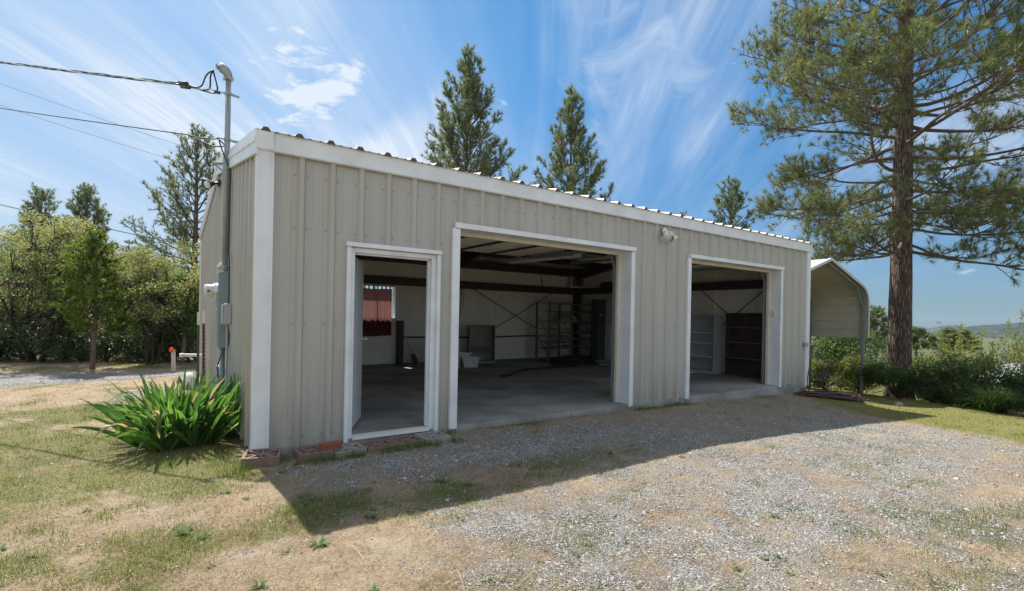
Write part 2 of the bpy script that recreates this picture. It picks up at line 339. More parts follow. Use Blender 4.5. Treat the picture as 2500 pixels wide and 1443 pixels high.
# vegetation
M['bark'] = None
def bark_mat(name, dark, light, vs):
    m = mat(name, dark, 0.9); nt = m.node_tree; N = nt.nodes.new; L = nt.links.new; b = nt.nodes['Principled BSDF']
    tc = N('ShaderNodeTexCoord'); mp = N('ShaderNodeMapping'); mp.inputs['Scale'].default_value = (1, 1, 0.15); L(tc.outputs['Object'], mp.inputs[0])
    nz = N('ShaderNodeTexNoise'); nz.inputs['Scale'].default_value = 6; L(mp.outputs[0], nz.inputs['Vector'])
    ad = N('ShaderNodeMix'); ad.data_type = 'RGBA'; ad.inputs[0].default_value = 0.08; L(mp.outputs[0], ad.inputs[6]); L(nz.outputs['Color'], ad.inputs[7])
    v = N('ShaderNodeTexVoronoi'); v.feature = 'DISTANCE_TO_EDGE'; v.inputs['Scale'].default_value = vs; L(ad.outputs[2], v.inputs['Vector'])
    v2 = N('ShaderNodeTexVoronoi'); v2.inputs['Scale'].default_value = vs; L(ad.outputs[2], v2.inputs['Vector'])
    mr = N('ShaderNodeMapRange'); mr.inputs[1].default_value = 0.0; mr.inputs[2].default_value = 0.22; L(v.outputs['Distance'], mr.inputs[0])
    mx = N('ShaderNodeMix'); mx.data_type = 'RGBA'; mx.inputs[6].default_value = (*dark, 1); L(mr.outputs[0], mx.inputs[0])
    c2 = N('ShaderNodeMix'); c2.data_type = 'RGBA'; c2.inputs[6].default_value = (*light, 1); c2.inputs[7].default_value = (light[0] * 0.55, light[1] * 0.5, light[2] * 0.48, 1); L(v2.outputs['Color'], c2.inputs[0]); L(c2.outputs[2], mx.inputs[7])
    L(mx.outputs[2], b.inputs['Base Color'])
    bp = N('ShaderNodeBump'); bp.inputs['Strength'].default_value = 0.9; bp.inputs['Distance'].default_value = 0.04; L(mr.outputs[0], bp.inputs['Height']); L(bp.outputs[0], b.inputs['Normal']); return m
M['bark'] = bark_mat('bark', (0.04, 0.03, 0.027), (0.27, 0.20, 0.165), 19)
M['limb'] = mat('limb', (0.085, 0.062, 0.048), 0.9, col2=(0.13, 0.10, 0.08), scale=9)
M['manzbark'] = mat('manzbark', (0.032, 0.020, 0.017), 0.8, col2=(0.06, 0.04, 0.035), scale=8)
M['greytrunk'] = mat('greytrunk', (0.16, 0.125, 0.10), 0.9, col2=(0.11, 0.085, 0.07), scale=12)
def leafy(name, cols, tr=0.4, rough=0.55, spec=0.35):
    n = len(cols); return mat(name, cols[0], rough, spec=spec, transl=tr, ramp=[(i / (n - 1), c) for i, c in enumerate(cols)])
M['needle'] = leafy('needle', [(0.075, 0.115, 0.045), (0.12, 0.165, 0.065), (0.18, 0.21, 0.085), (0.22, 0.19, 0.085)], 0.35, 0.45)
M['needle_blue'] = leafy('needle_blue', [(0.075, 0.12, 0.065), (0.12, 0.17, 0.09), (0.18, 0.22, 0.105), (0.21, 0.205, 0.095)], 0.35, 0.5)
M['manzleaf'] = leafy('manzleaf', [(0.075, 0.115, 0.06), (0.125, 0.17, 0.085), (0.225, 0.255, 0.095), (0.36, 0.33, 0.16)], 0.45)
M['sapling'] = leafy('sapling', [(0.055, 0.095, 0.022), (0.10, 0.155, 0.034), (0.17, 0.225, 0.055)], 0.5)
M['cedar'] = leafy('cedar', [(0.035, 0.085, 0.022), (0.06, 0.125, 0.035), (0.09, 0.16, 0.045)], 0.5)
M['darkleaf'] = leafy('darkleaf', [(0.045, 0.085, 0.03), (0.085, 0.14, 0.045), (0.15, 0.21, 0.07)], 0.5)
M['limeleaf'] = leafy('limeleaf', [(0.09, 0.13, 0.03), (0.15, 0.19, 0.05), (0.24, 0.25, 0.08)], 0.5)
M['underleaf'] = leafy('underleaf', [(0.04, 0.07, 0.028), (0.08, 0.12, 0.045), (0.22, 0.25, 0.17)], 0.42, 0.35, 0.5)
M['flower'] = leafy('flower', [(0.17, 0.11, 0.26), (0.28, 0.20, 0.38)], 0.3)
M['iris'] = leafy('iris', [(0.035, 0.095, 0.03), (0.06, 0.145, 0.04), (0.10, 0.20, 0.05), (0.17, 0.27, 0.07), (0.33, 0.27, 0.14)], 0.48, 0.4, 0.4)
M['clump'] = leafy('clump', [(0.03, 0.065, 0.02), (0.06, 0.11, 0.03), (0.16, 0.19, 0.09)], 0.45)
M['drygrass'] = leafy('drygrass', [(0.25, 0.165, 0.095), (0.37, 0.275, 0.165), (0.48, 0.39, 0.255), (0.56, 0.48, 0.345)], 0.25, 0.8, 0.2)
M['greengrass'] = leafy('greengrass', [(0.06, 0.10, 0.02), (0.11, 0.165, 0.03), (0.18, 0.22, 0.045), (0.25, 0.245, 0.075)], 0.4, 0.7, 0.2)
M['weed'] = leafy('weed', [(0.09, 0.16, 0.06), (0.14, 0.22, 0.09), (0.22, 0.29, 0.16)], 0.35, 0.6, 0.3)
M['stone'] = mat('stone', (0.3, 0.3, 0.3), 0.85, ramp=[(0, (0.12, 0.12, 0.122)), (0.3, (0.26, 0.256, 0.252)), (0.65, (0.375, 0.365, 0.35)), (0.94, (0.48, 0.46, 0.43)), (1, (0.36, 0.26, 0.19))], bump=0.2, bscale=90)
M['woodland'] = leafy('woodland', [(0.045, 0.065, 0.025), (0.09, 0.11, 0.04), (0.16, 0.17, 0.06)], 0.2)

def ground_mat():
    m = bpy.data.materials.new('ground'); m.use_nodes = True; nt = m.node_tree; N = nt.nodes.new; L = nt.links.new; b = nt.nodes['Principled BSDF']
    b.inputs['Roughness'].default_value = 0.95; b.inputs['Specular IOR Level'].default_value = 0.2
    tc = N('ShaderNodeTexCoord'); O = tc.outputs['Object']
    def noise(sc, det=5, ro=0.6, vec=O, dist=0):
        n = N('ShaderNodeTexNoise'); n.inputs['Scale'].default_value = sc; n.inputs['Detail'].default_value = det; n.inputs['Roughness'].default_value = ro; n.inputs['Distortion'].default_value = dist; L(vec, n.inputs['Vector']); return n
    def mr(s, a, c, lo=0, hi=1):
        q = N('ShaderNodeMapRange'); q.inputs[1].default_value = a; q.inputs[2].default_value = c; q.inputs[3].default_value = lo; q.inputs[4].default_value = hi; L(s, q.inputs[0]); return q.outputs[0]
    def mth(op, a, c):
        q = N('ShaderNodeMath'); q.operation = op
        for i, v in enumerate((a, c)):
            if isinstance(v, (int, float)): q.inputs[i].default_value = v
            else: L(v, q.inputs[i])
        return q.outputs[0]
    def mix(f, a, c):
        q = N('ShaderNodeMix'); q.data_type = 'RGBA'; L(f, q.inputs[0])
        for i, v in ((6, a), (7, c)):
            if isinstance(v, tuple): q.inputs[i].default_value = (*v, 1)
            else: L(v, q.inputs[i])
        return q.outputs[2]
    def attr(n):
        a = N('ShaderNodeAttribute'); a.attribute_name = n; return a.outputs['Fac']
    ga, gr, lw = attr('gravel'), attr('green'), attr('lawn')
    fine = noise(60, 6, 0.7).outputs['Fac']; mid = noise(9, 6, 0.65).outputs['Fac']; big = noise(1.6, 5, 0.6).outputs['Fac']
    mp = N('ShaderNodeMapping'); mp.inputs['Scale'].default_value = (1, 3.2, 1); mp.inputs['Rotation'].default_value = (0, 0, 0.5); L(O, mp.inputs[0])
    fib = noise(38, 6, 0.7, mp.outputs[0], 1.2).outputs['Fac']
    straw = mix(mr(fib, 0.32, 0.68), (0.27, 0.195, 0.125), (0.52, 0.43, 0.30))
    straw = mix(mr(mid, 0.35, 0.7), straw, mix(mr(fib, 0.3, 0.7), (0.20, 0.135, 0.085), (0.43, 0.315, 0.205)))
    straw = mix(mr(big, 0.45, 0.72, 0, 0.7), straw, mix(mr(fine, 0.3, 0.7), (0.33, 0.27, 0.20), (0.56, 0.50, 0.40)))
    grass = mix(mr(fib, 0.3, 0.7), (0.06, 0.085, 0.022), (0.23, 0.235, 0.065))
    lawn = mix(mr(mid, 0.35, 0.65), mix(mr(fine, 0.3, 0.7), (0.08, 0.105, 0.025), (0.24, 0.23, 0.065)), mix(mr(fib, 0.3, 0.7), (0.16, 0.145, 0.05), (0.36, 0.29, 0.11)))
    v = N('ShaderNodeTexVoronoi'); v.inputs['Scale'].default_value = 66; L(O, v.inputs['Vector'])
    v2 = N('ShaderNodeTexVoronoi'); v2.inputs['Scale'].default_value = 120; L(O, v2.inputs['Vector'])
    def peb(vv):
        s = N('ShaderNodeSeparateColor'); L(vv.outputs['Color'], s.inputs[0]); cr = N('ShaderNodeValToRGB'); L(s.outputs[0], cr.inputs[0])
        e = cr.color_ramp.elements; e[0].color = (0.11, 0.11, 0.115, 1); e[1].color = (0.60, 0.58, 0.55, 1); e.new(0.4).color = (0.27, 0.268, 0.265, 1); e.new(0.8).color = (0.42, 0.41, 0.395, 1); return cr.outputs[0]
    grav = mix(mr(fine, 0.45, 0.55), peb(v), peb(v2))
    grav = mix(mr(v.outputs['Distance'], 0.55, 0.9, 0, 0.5), grav, (0.15, 0.14, 0.13))
    gf = mr(mth('ADD', mth('ADD', ga, mth('MULTIPLY', mth('SUBTRACT', mid, 0.5), 1.0)), mth('MULTIPLY', mth('SUBTRACT', fine, 0.5), 2.4)), 0.16, 0.78)
    rf = mr(mth('ADD', mth('ADD', gr, mth('MULTIPLY', mth('SUBTRACT', mid, 0.5), 0.9)), mth('MULTIPLY', mth('SUBTRACT', fine, 0.5), 1.3)), 0.40, 0.75, 0, 0.8)
    c = mix(rf, straw, grass); c = mix(mth('MULTIPLY', lw, 0.85), c, lawn); c = mix(gf, c, grav)
    sepz = N('ShaderNodeSeparateXYZ'); L(O, sepz.inputs[0])
    farm = mr(sepz.outputs[0], 30, 60); c = mix(farm, c, mix(mr(noise(0.05, 6).outputs['Fac'], 0.35, 0.65), (0.045, 0.062, 0.024), (0.12, 0.125, 0.055)))
    L(c, b.inputs['Base Color'])
    h = mth('ADD', mth('MULTIPLY', mth('MULTIPLY', gf, mth('SUBTRACT', 1.0, v.outputs['Distance'])), 0.7), mth('ADD', mth('MULTIPLY', fib, 0.7), mth('MULTIPLY', mid, 0.8)))
    bp = N('ShaderNodeBump'); bp.inputs['Strength'].default_value = 0.95; bp.inputs['Distance'].default_value = 0.03; L(h, bp.inputs['Height']); L(bp.outputs[0], b.inputs['Normal'])
    return m

def hill_mat():
    m = mat('hills', (0.020, 0.036, 0.026), 0.95, col2=(0.06, 0.075, 0.045), scale=0.012, det=10, contrast=(0.42, 0.66), spec=0.1); return m

# ------------------------------------------------------------------ ground sheet and hills
def axis(lo, hi, step, far, grow=1.22):
    a = list(np.arange(lo, hi, step)); s = step; x = hi
    while x < far: a.append(x); s *= grow; x += s
    a.append(far); s = step; x = lo - step
    pre = []
    while x > -far: pre.append(x); s *= grow; x -= s
    pre.append(-far); return np.array(pre[::-1] + a)
def build_ground():
    X = axis(-7, 15, 0.065, 4600); Y = axis(-5.4, 10.5, 0.065, 4600)
    gx, gy = np.meshgrid(X, Y); z = gz(gx, gy)
    g, gr, lw = masks(gx, gy)
    z = z + (0.012 * (fbm(gx, gy, 6, 3, 8) - 0.5)) * (np.abs(gx) < 16)
    inside = (gx > 0.03) & (gx < 11.1) & (gy > 0.05) & (gy < 7.4); z = np.where(inside, np.minimum(z, -0.12), z)
    nx, ny = len(X), len(Y); i = np.arange(ny - 1)[:, None] * nx + np.arange(nx - 1)[None, :]
    q = np.stack([i, i + 1, i + 1 + nx, i + nx], -1).reshape(-1, 4)
    mb = MB(); mb.add(np.stack([gx, gy, z], -1).reshape(-1, 3), [q]); o = mb.build('ground', ground_mat(), smooth=True); o['kind'] = 'structure'
    for n, a in (('gravel', g), ('green', gr), ('lawn', lw)):
        at = o.data.attributes.new(n, 'FLOAT', 'POINT'); at.data.foreach_set('value', a.astype(np.float32).ravel())
build_ground()

def build_hills():
    hm = hill_mat()
    def rng(name, pts, dist, depth, seed, valley):
        px = np.array([p[0] for p in pts], float); py = np.array([p[1] for p in pts], float)
        xs = np.arange(px[0], px[-1], 5.0); nz = 60; V = []
        top = np.interp(xs, px, py)
        for k in range(nz):
            t = k / (nz - 1); d = dist + depth * (t - 0.55); prof = math.sin(math.pi * min(t / 1.1, 1.0)) ** 1.3
            for x, y in zip(xs, top):
                c = gd(x, y, dist); z = valley + (c[2] - valley) * prof
                r = ray(x, y); p = CAM + d * np.array([r[0], r[1], 0]); V.append((p[0], p[1], z))
        V = np.array(V); V[:, 2] += (fbm(V[:, 0], V[:, 1], 1 / 260.0, 5, seed) - 0.5) * 0.10 * dist / 10 * 0.9 + (fbm(V[:, 0], V[:, 1], 1 / 22.0, 3, seed + 4) - 0.5) * 9
        n = len(xs); i = np.arange(nz - 1)[:, None] * n + np.arange(n - 1)[None, :]; q = np.stack([i, i + 1, i + 1 + n, i + n], -1).reshape(-1, 4)
        mb = MB(); mb.add(V, [q]); o = mb.build(name, hm, smooth=True); o['kind'] = 'structure'
    rng('far_hills', [(1700, 815), (2000, 812), (2140, 814), (2235, 808), (2280, 801), (2310, 794), (2335, 792), (2365, 799), (2420, 803), (2600, 806), (3000, 800)], 3600, 1200, 3, -60)
    rng('near_hills', [(1700, 830), (2000, 830), (2180, 826), (2250, 816), (2310, 807), (2375, 799), (2420, 796), (2470, 793), (2540, 790), (2700, 786), (3000, 790)], 2100, 900, 9, -55)
build_hills()
# ------------------------------------------------------------------ the workshop building
BL, BD, BH, RIDGE = 11.085, 7.46, 2.95, 3.70      # length (x), depth (y), wall height, ridge height
SL = (RIDGE - 3.09) / (BD / 2)
FT = 0.3048; RIB0 = 0.373
def rib_profile(a, b, off):
    pts = []
    k0 = int((a - off) / FT) - 1; k1 = int((b - off) / FT) + 2
    for k in range(k0, k1):
        c = off + k * FT
        for d, h in ((-0.044, 0), (-0.021, 0.033), (0.021, 0.033), (0.044, 0), (0.086, 0), (0.094, 0.005), (0.106, 0.005), (0.114, 0), (0.190, 0), (0.198, 0.005), (0.210, 0.005), (0.218, 0)):
            if a <= c + d <= b: pts.append((c + d, h))
    return pts
def prof_h(p, off):
    d = (p - off + 0.06) % FT - 0.06
    return np.interp(d, [-0.06, -0.044, -0.021, 0.021, 0.044, 0.086, 0.094, 0.106, 0.114, 0.19, 0.198, 0.21, 0.218, 0.245], [0, 0, .033, .033, 0, 0, .005, .005, 0, 0, .005, .005, 0, 0])
def panel_wall(mb, a, b, off, top, opens, place, z0=-0.06):
    """ribbed sheet from a to b; opens = [(u0,u1,zlo,zhi)]; place(u,h,z) -> world"""
    us = {a, b} | {p for p, _ in rib_profile(a, b, off)}
    for o in opens: us |= {o[0], o[1]}
    us = sorted(us)
    for u0, u1 in zip(us[:-1], us[1:]):
        m = (u0 + u1) / 2; segs = [(z0, None)]
        for o in opens:
            if o[0] <= m <= o[1]:
                segs = [(z0, o[2])] * (o[2] > z0) + [(o[3], None)]
        h0, h1 = prof_h(u0, off), prof_h(u1, off)
        for lo, hi in segs:
            t0, t1 = (top(u0), top(u1)) if hi is None else (hi, hi)
            mb.add([place(u0, h0, lo), place(u1, h1, lo), place(u1, h1, t1), place(u0, h0, t0)], [(0, 1, 2, 3)])

shop = thing('workshop', 'long beige ribbed metal workshop with one doorway and two open garage bays', 'workshop', (BL / 2, BD / 2, 0))
A = At(shop)
OPEN = [(0.875, 1.895, -0.06, 2.055), (2.19, 5.24, -0.06, 2.40), (6.77, 9.83, -0.06, 2.42)]
mb = MB(); panel_wall(mb, 0.02, BL - 0.02, RIB0, lambda u: BH, OPEN, lambda u, h, z: (u, -h, z))
sc = mb; nq = sum(len(f) for f in mb.f[4])
for k in range(-1, 36):
    for dz, z in ((0, 0.09), (0.0, 1.22), (0.0, 2.19), (0, 2.72)):
        for du in (0.062, -0.062):
            u = RIB0 + k * FT + du
            if 0.16 < u < BL - 0.15 and not any(o[0] - 0.12 < u < o[1] + 0.12 and z < o[3] + 0.1 for o in OPEN):
                sc.lathe([(0.011, 0), (0.011, 0.003), (0.0065, 0.004), (0.0065, 0.009), (0, 0.009)], (u, -0.001, z), (0, -1, 0), 6)
def screw_slot(o, nq):
    o.data.materials.append(M['screw']); mi = np.zeros(len(o.data.polygons), np.int32); mi[nq:] = 1; o.data.polygons.foreach_set('material_index', mi)
screw_slot(A(mb, 'front_wall', M['siding']), nq)
rooftop = lambda y: 3.02 + SL * min(y, BD - y)
GW = (2.72, 3.62, 1.15, 2.06)
mb = MB(); panel_wall(mb, 0.02, BD - 0.02, 0.19, lambda y: rooftop(y), [GW], lambda u, h, z: (-h, u, z)); sc = mb; nq = sum(len(f) for f in mb.f[4])
for k in range(0, 24):
    for z in (0.09, 1.22, 2.19, 2.9):
        u = 0.19 + k * FT + 0.062
        if 0.1 < u < BD - 0.1 and not (GW[0] - .1 < u < GW[1] + .1 and GW[2] < z < GW[3]) and z < rooftop(u) - 0.1: sc.lathe([(0.011, 0), (0.011, 0.003), (0.0065, 0.004), (0.0065, 0.009), (0, 0.009)], (-0.001, u, z), (-1, 0, 0), 6)
screw_slot(A(mb, 'gable_wall', M['siding']), nq)
mb = MB(); panel_wall(mb, 0.02, BD - 0.02, 0.19, lambda y: rooftop(y), [], lambda u, h, z: (BL + h, u, z)); A(mb, 'gable_wall', M['siding'])
BW = (3.30, 4.42, 1.18, 2.10)
mb = MB(); panel_wall(mb, 0.02, BL - 0.02, RIB0, lambda u: BH, [BW], lambda u, h, z: (u, BD + h, z)); A(mb, 'back_wall', M['siding'])

# roof sheets with the same ribs, running up the slope
clo = MB(); mb = MB(); pr = [(-0.05, 0)] + rib_profile(-0.05, BL + 0.05, RIB0 - 0.04) + [(BL + 0.05, 0)]
rr = 3.095
for side in (0, 1):
    Y0, Y1 = (-0.075, BD / 2) if side == 0 else (BD + 0.085, BD / 2)
    for (u0, h0), (u1, h1) in zip(pr[:-1], pr[1:]):
        a = [(u0, Y0, rr - 0.014 + h0 * 1.02), (u1, Y0, rr - 0.014 + h1 * 1.02), (u1, Y1, rr - 0.014 + SL * (BD / 2 + 0.085) + h1 * 1.02), (u0, Y1, rr - 0.014 + SL * (BD / 2 + 0.085) + h0 * 1.02)]
        mb.add(a, [(0, 1, 2, 3) if side == 0 else (3, 2, 1, 0)])
        if h0 + h1 > 0:  # dark foam closures in the rib ends at the eave
            clo.add([(u0, Y0, rr - 0.02), (u1, Y0, rr - 0.02), (u1, Y0, rr - 0.014 + h1 * 1.02), (u0, Y0, rr - 0.014 + h0 * 1.02)], [(0, 1, 2, 3)])
roof = A(mb, 'roof', M['roof'])
A(clo, 'foam_closure', mat('foam', (0.10, 0.075, 0.06), 0.9), roof)['kind'] = 'stuff'
mb = MB()
mb.prism([(BD / 2 - 0.2, RIDGE - 0.005), (BD / 2, RIDGE + 0.035), (BD / 2 + 0.2, RIDGE - 0.005), (BD / 2, RIDGE + 0.045)], -0.06, BL + 0.06, 'x'); A(mb, 'ridge_cap', M['trim'], roof)

# eave fascia (box gutter trim) and rake trim
mb = MB(); mb.prism([(-0.052, 3.085), (-0.052, 2.935), (-0.064, 2.925), (-0.064, 2.900), (-0.034, 2.890), (-0.034, 3.085)][::-1], -0.05, BL + 0.03, 'x'); A(mb, 'fascia', M['trim'], bevel=0.004)
mb = MB(); mb.box(-0.062, -0.070, 2.905, 0.10, -0.0645, 3.08); A(mb, 'fascia_end_cap', M['trim'])
mb = MB(); mb.prism([(BD + 0.05, 3.085), (BD + 0.05, 2.90), (BD + 0.10, 2.90), (BD + 0.10, 3.085)], -0.05, BL + 0.03, 'x'); A(mb, 'fascia', M['trim'])
for x0, sgn in ((0, -1), (BL, 1)):
    mb = MB()
    for (ya, yb) in ((-0.06, BD / 2), (BD / 2, BD + 0.06)):
        za = 3.085 + SL * (min(ya, BD - ya)); zb = 3.085 + SL * (min(yb, BD - yb))
        for lo, hi, d0, d1 in ((-0.21, 0.018, 0.034, 0.056), (-0.11, -0.06, 0.0562, 0.068), (-0.23, -0.2102, 0.034, 0.062)):
            xa, xb = sorted((x0 + sgn * d0, x0 + sgn * d1)); mb.hexa([(xa, ya, za + lo), (xb, ya, za + lo), (xb, yb, zb + lo), (xa, yb, zb + lo), (xa, ya, za + hi), (xb, ya, za + hi), (xb, yb, zb + hi), (xa, yb, zb + hi)])
    A(mb, 'rake_trim', M['trim'])
# corner trims
def corner(x, y, sx, sy):
    mb = MB(); w = 0.078
    def P(a, b): return (x + sx * a, y + sy * b)
    prof = [P(-0.040, -0.040), P(w, -0.040), P(w, -0.034), P(w + 0.036, -0.034), P(w + 0.036, 0), P(0, 0), P(0, w), P(-0.034, w), P(-0.040, w - 0.02)]
    if sx * sy < 0: prof = prof[::-1]
    mb.prism(prof, -0.07, 2.90, 'z')
    for z in np.arange(0.2, 2.8, 0.42): mb.lathe([(0.008, 0), (0.008, 0.004), (0, 0.005)], (x + sx * (w + 0.019), y + sy * -0.034, z), (0, -sy, 0), 6)
    A(mb, 'corner_trim', M['trim'])
corner(0, 0, 1, 1); corner(BL, 0, -1, 1); corner(0, BD, 1, -1); corner(BL, BD, -1, -1)

# slab
mb = MB(); mb.box(-0.0, -0.012, -0.42, BL, BD, 0.0); A(mb, 'floor_slab', M['concrete'])

# trim round the openings
def opening(name, x0, x1, zt, face, depth, lip=0.085, proj=0.046):
    f = MB(); b = proj
    f.box(x0 - face, -b, -0.03, x0, -0.002, zt - 0.004); f.box(x1, -b, -0.03, x1 + lip, -0.002, zt - 0.004)
    f.box(x0 - face + 0.03, -b - 0.02, zt, x1 + lip, -0.002, zt + 0.065)
    for z in np.arange(0.12, zt, 0.36):
        for x in (x0 - face * 0.75, x1 + lip * 0.75): f.lathe([(0.007, 0), (0.007, 0.003), (0, 0.004)], (x, -b, z), (0, -1, 0), 6)
    fr = A(f, name, M['trim'], bevel=0.003)
    j = MB(); j.box(x0 - 0.02, 0.0, 0.002, x0, depth, zt - 0.002); j.box(x1, 0.0, 0.002, x1 + 0.02, depth, zt - 0.002); j.box(x0 - 0.02, -0.0015, zt, x1 + 0.02, depth, zt + 0.02)
    A(j, 'jamb', M['trim'], fr)
    s = MB(); w = 0.045
    s.box(x0, depth - 0.03, 0.003, x0 + w * .4, depth + 0.02, zt - 0.045); s.box(x1 - w, depth - 0.03, 0.003, x1 - 0.001, depth + 0.02, zt - 0.045); s.box(x0, depth - 0.03, zt - 0.045, x1 - 0.001, depth + 0.02, zt - 0.001)
    for z in np.arange(0.15, zt, 0.28): s.lathe([(0.006, 0), (0, 0.003)], (x1 - 0.02, depth - 0.03, z), (0, -1, 0), 6)
    A(s, 'door_stop', M['trim_old'], fr); return fr
opening('bay_frame', 2.19, 5.24, 2.395, 0.10, 0.22); opening('bay_frame', 6.77, 9.83, 2.415, 0.09, 0.22)
f = MB(); f.box(0.835, -0.046, -0.03, 0.878, -0.002, 2.05); f.box(1.893, -0.046, -0.03, 1.936, -0.002, 2.05); f.box(0.825, -0.058, 2.053, 1.945, -0.002, 2.10)
pf = A(f, 'door_frame', M['trim'], bevel=0.003)
f = MB(); f.box(0.878, -0.004, -0.012, 0.93, 0.13, 2.048); f.box(1.835, -0.004, -0.012, 1.893, 0.13, 2.048); f.box(0.931, -0.002, 2.0, 1.834, 0.13, 2.0495)
f.box(1.815, 0.045, 0.03, 1.835, 0.085, 2.0); f.box(0.931, 0.045, 1.98, 1.834, 0.085, 2.0)
A(f, 'jamb', M['trim'], pf, bevel=0.002)
f = MB(); f.box(0.931, -0.03, -0.014, 1.834, 0.10, 0.018); A(f, 'threshold', M['white'], pf)
# the open entry door, swung inwards
ang = R(63); hx, hy = 0.935, 0.125
MM = rotz(ang, (hx, hy, 0))
d = MB(); d.box(0, 0.0, 0.03, 0.90, 0.044, 1.99, MM); dl = A(d, 'entry_door', M['door'], bevel=0.003)
k = MB(); c = np.array([0.835, -0.001, 1.02]) @ MM[0].T + MM[1]; ax = np.array([0, -1.0, 0]) @ MM[0].T
k.lathe([(0.032, 0), (0.032, 0.006), (0.012, 0.01), (0.012, 0.03), (0.025, 0.04), (0.028, 0.055), (0.02, 0.068), (0, 0.07)], c, ax, 14); A(k, 'door_knob', M['alu'], dl, smooth=True)
for z in (0.25, 1.0, 1.75):
    h = MB(); h.tube([(hx - 0.004, hy - 0.012, z - 0.05), (hx - 0.004, hy - 0.012, z + 0.05)], 0.008, 8); A(h, 'hinge', M['alu'], dl)

# interior: insulated liner, girts, frames
mb = MB(); ins = 0.20
def wav(u, v, s): return 0.030 * (fbm(u, v, 1.4, 3, s) - 0.5) + 0.018 * (fbm(u * 3.0, v * 0.35, 2.0, 3, s + 5) - 0.5)
def liner(place, u0, u1, zt, hole=None, s=0):
    us = list(np.arange(u0, u1, 0.055)) + [u1]; zs = list(np.arange(0.02, 2.95, 0.11)) + [2.95]
    if hole: us = sorted(us + [hole[0], hole[1]]); zs = sorted(zs + [hole[2], hole[3]])
    us = np.array(us); zs = np.array(zs); gu, gzz = np.meshgrid(us, zs); topv = np.array([zt(u) for u in us])[None, :]
    zz = gzz + np.where(gzz > 2.9, topv - 2.95, 0)
    w = wav(gu, zz, s) + 0.030 * np.exp(-(((gu + 0.4 * s) % 1.22 - 0.61) / 0.035) ** 2) + 0.02 * (fbm(gu * 5 + zz * 2.0, zz * 0.8, 1.6, 3, s + 31) - 0.5) - 0.035 * np.exp(-((zz - 2.18) / 0.15) ** 2)
    P_ = np.array([place(a, b, c) for a, b, c in zip(gu.ravel(), w.ravel(), zz.ravel())])
    n = len(us); q = []
    for i in range(len(zs) - 1):
        for jx in range(n - 1):
            um, zm = (us[jx] + us[jx + 1]) / 2, (zs[i] + zs[i + 1]) / 2
            if hole and hole[0] < um < hole[1] and hole[2] < zm < hole[3]: continue
            q.append((i * n + jx, i * n + jx + 1, (i + 1) * n + jx + 1, (i + 1) * n + jx))
    mb.add(P_, q)
liner(lambda u, w, z: (u, BD - 0.09 - w, z), 0.10, BL - 0.1, lambda u: 3.03, BW, 1)
liner(lambda u, w, z: (BL - 0.09 - w, u, z), 0.09, BD - 0.09, lambda y: rooftop(y) - 0.05, None, 2)
liner(lambda u, w, z: (0.09 + w, u, z), 0.09, BD - 0.09, lambda y: rooftop(y) - 0.05, GW, 3)
A(mb, 'insulation_liner', M['liner'], smooth=True)
mb = MB()  # front wall inner face
for a, b, z0 in ((0.1, 0.875, 0), (1.895, 2.165, 0), (5.265, 6.745, 0), (9.855, BL - 0.1, 0), (0.875, 1.895, 2.06), (2.165, 5.265, 2.42), (6.745, 9.855, 2.44)): mb.box(a, 0.08, z0 + 0.004, b, 0.10, 3.02)
A(mb, 'inner_front_liner', M['liner'])
mb = MB()  # ceiling insulation between the purlins
ny = 34
for side in (0, 1):
    xs = np.linspace(0.08, BL - 0.08, 60); ys = np.linspace(0.05, BD / 2, ny); gx_, gy_ = np.meshgrid(xs, ys)
    zz = 3.0 + SL * gy_ - 0.05 - 0.05 * np.abs(np.sin(gy_ / 1.24 * math.pi)) + 0.02 * (fbm(gx_, gy_, 2, 3, 4) - 0.5)
    yy = gy_ if side == 0 else BD - gy_; i = np.arange(ny - 1)[:, None] * 60 + np.arange(59)[None, :]
    mb.add(np.stack([gx_, yy, zz], -1).reshape(-1, 3), [np.stack([i, i + 1, i + 61, i + 60], -1).reshape(-1, 4)])
A(mb, 'ceiling_insulation', M['liner'], smooth=True)
for y in (BD - 0.20,):
    mb = MB(); mb.box(0.2, y - 0.10, 2.10, BL - 0.2, y + 0.075, 2.115); mb.box(0.2, y - 0.10, 2.115, BL - 0.2, y - 0.085, 2.30); mb.box(0.2, y - 0.10, 2.30, BL - 0.2, y + 0.075, 2.315); A(mb, 'girt', M['steel'])
for x in (0.22, BL - 0.22):
    mb = MB(); s_ = 1 if x < 1 else -1; mb.box(x - 0.09, 0.2, 2.11, x + 0.09, BD - 0.35, 2.125); mb.box(x + s_ * 0.075, 0.2, 2.1252, x + s_ * 0.09, BD - 0.35, 2.31) if s_ > 0 else mb.box(x - 0.09, 0.2, 2.1252, x - 0.075, BD - 0.35, 2.31); A(mb, 'girt', M['steel'])
mb = MB(); mb.box(0.2, BD - 0.33, 2.70, BL - 0.2, BD - 0.12, 2.92); A(mb, 'eave_strut', M['steel'])
mb = MB(); mb.box(0.2, 0.11, 2.72, BL - 0.2, 0.28, 2.93); A(mb, 'eave_strut', M['steel'])
for i_, y in enumerate((1.25, 2.5, 4.96, 6.2)):
    mb = MB(); z = 2.93 + SL * min(y, BD - y); mb.box(0.15, y - 0.05, z - 0.2, BL - 0.15, y + 0.05, z - 0.04); A(mb, 'purlin', M['steel'])
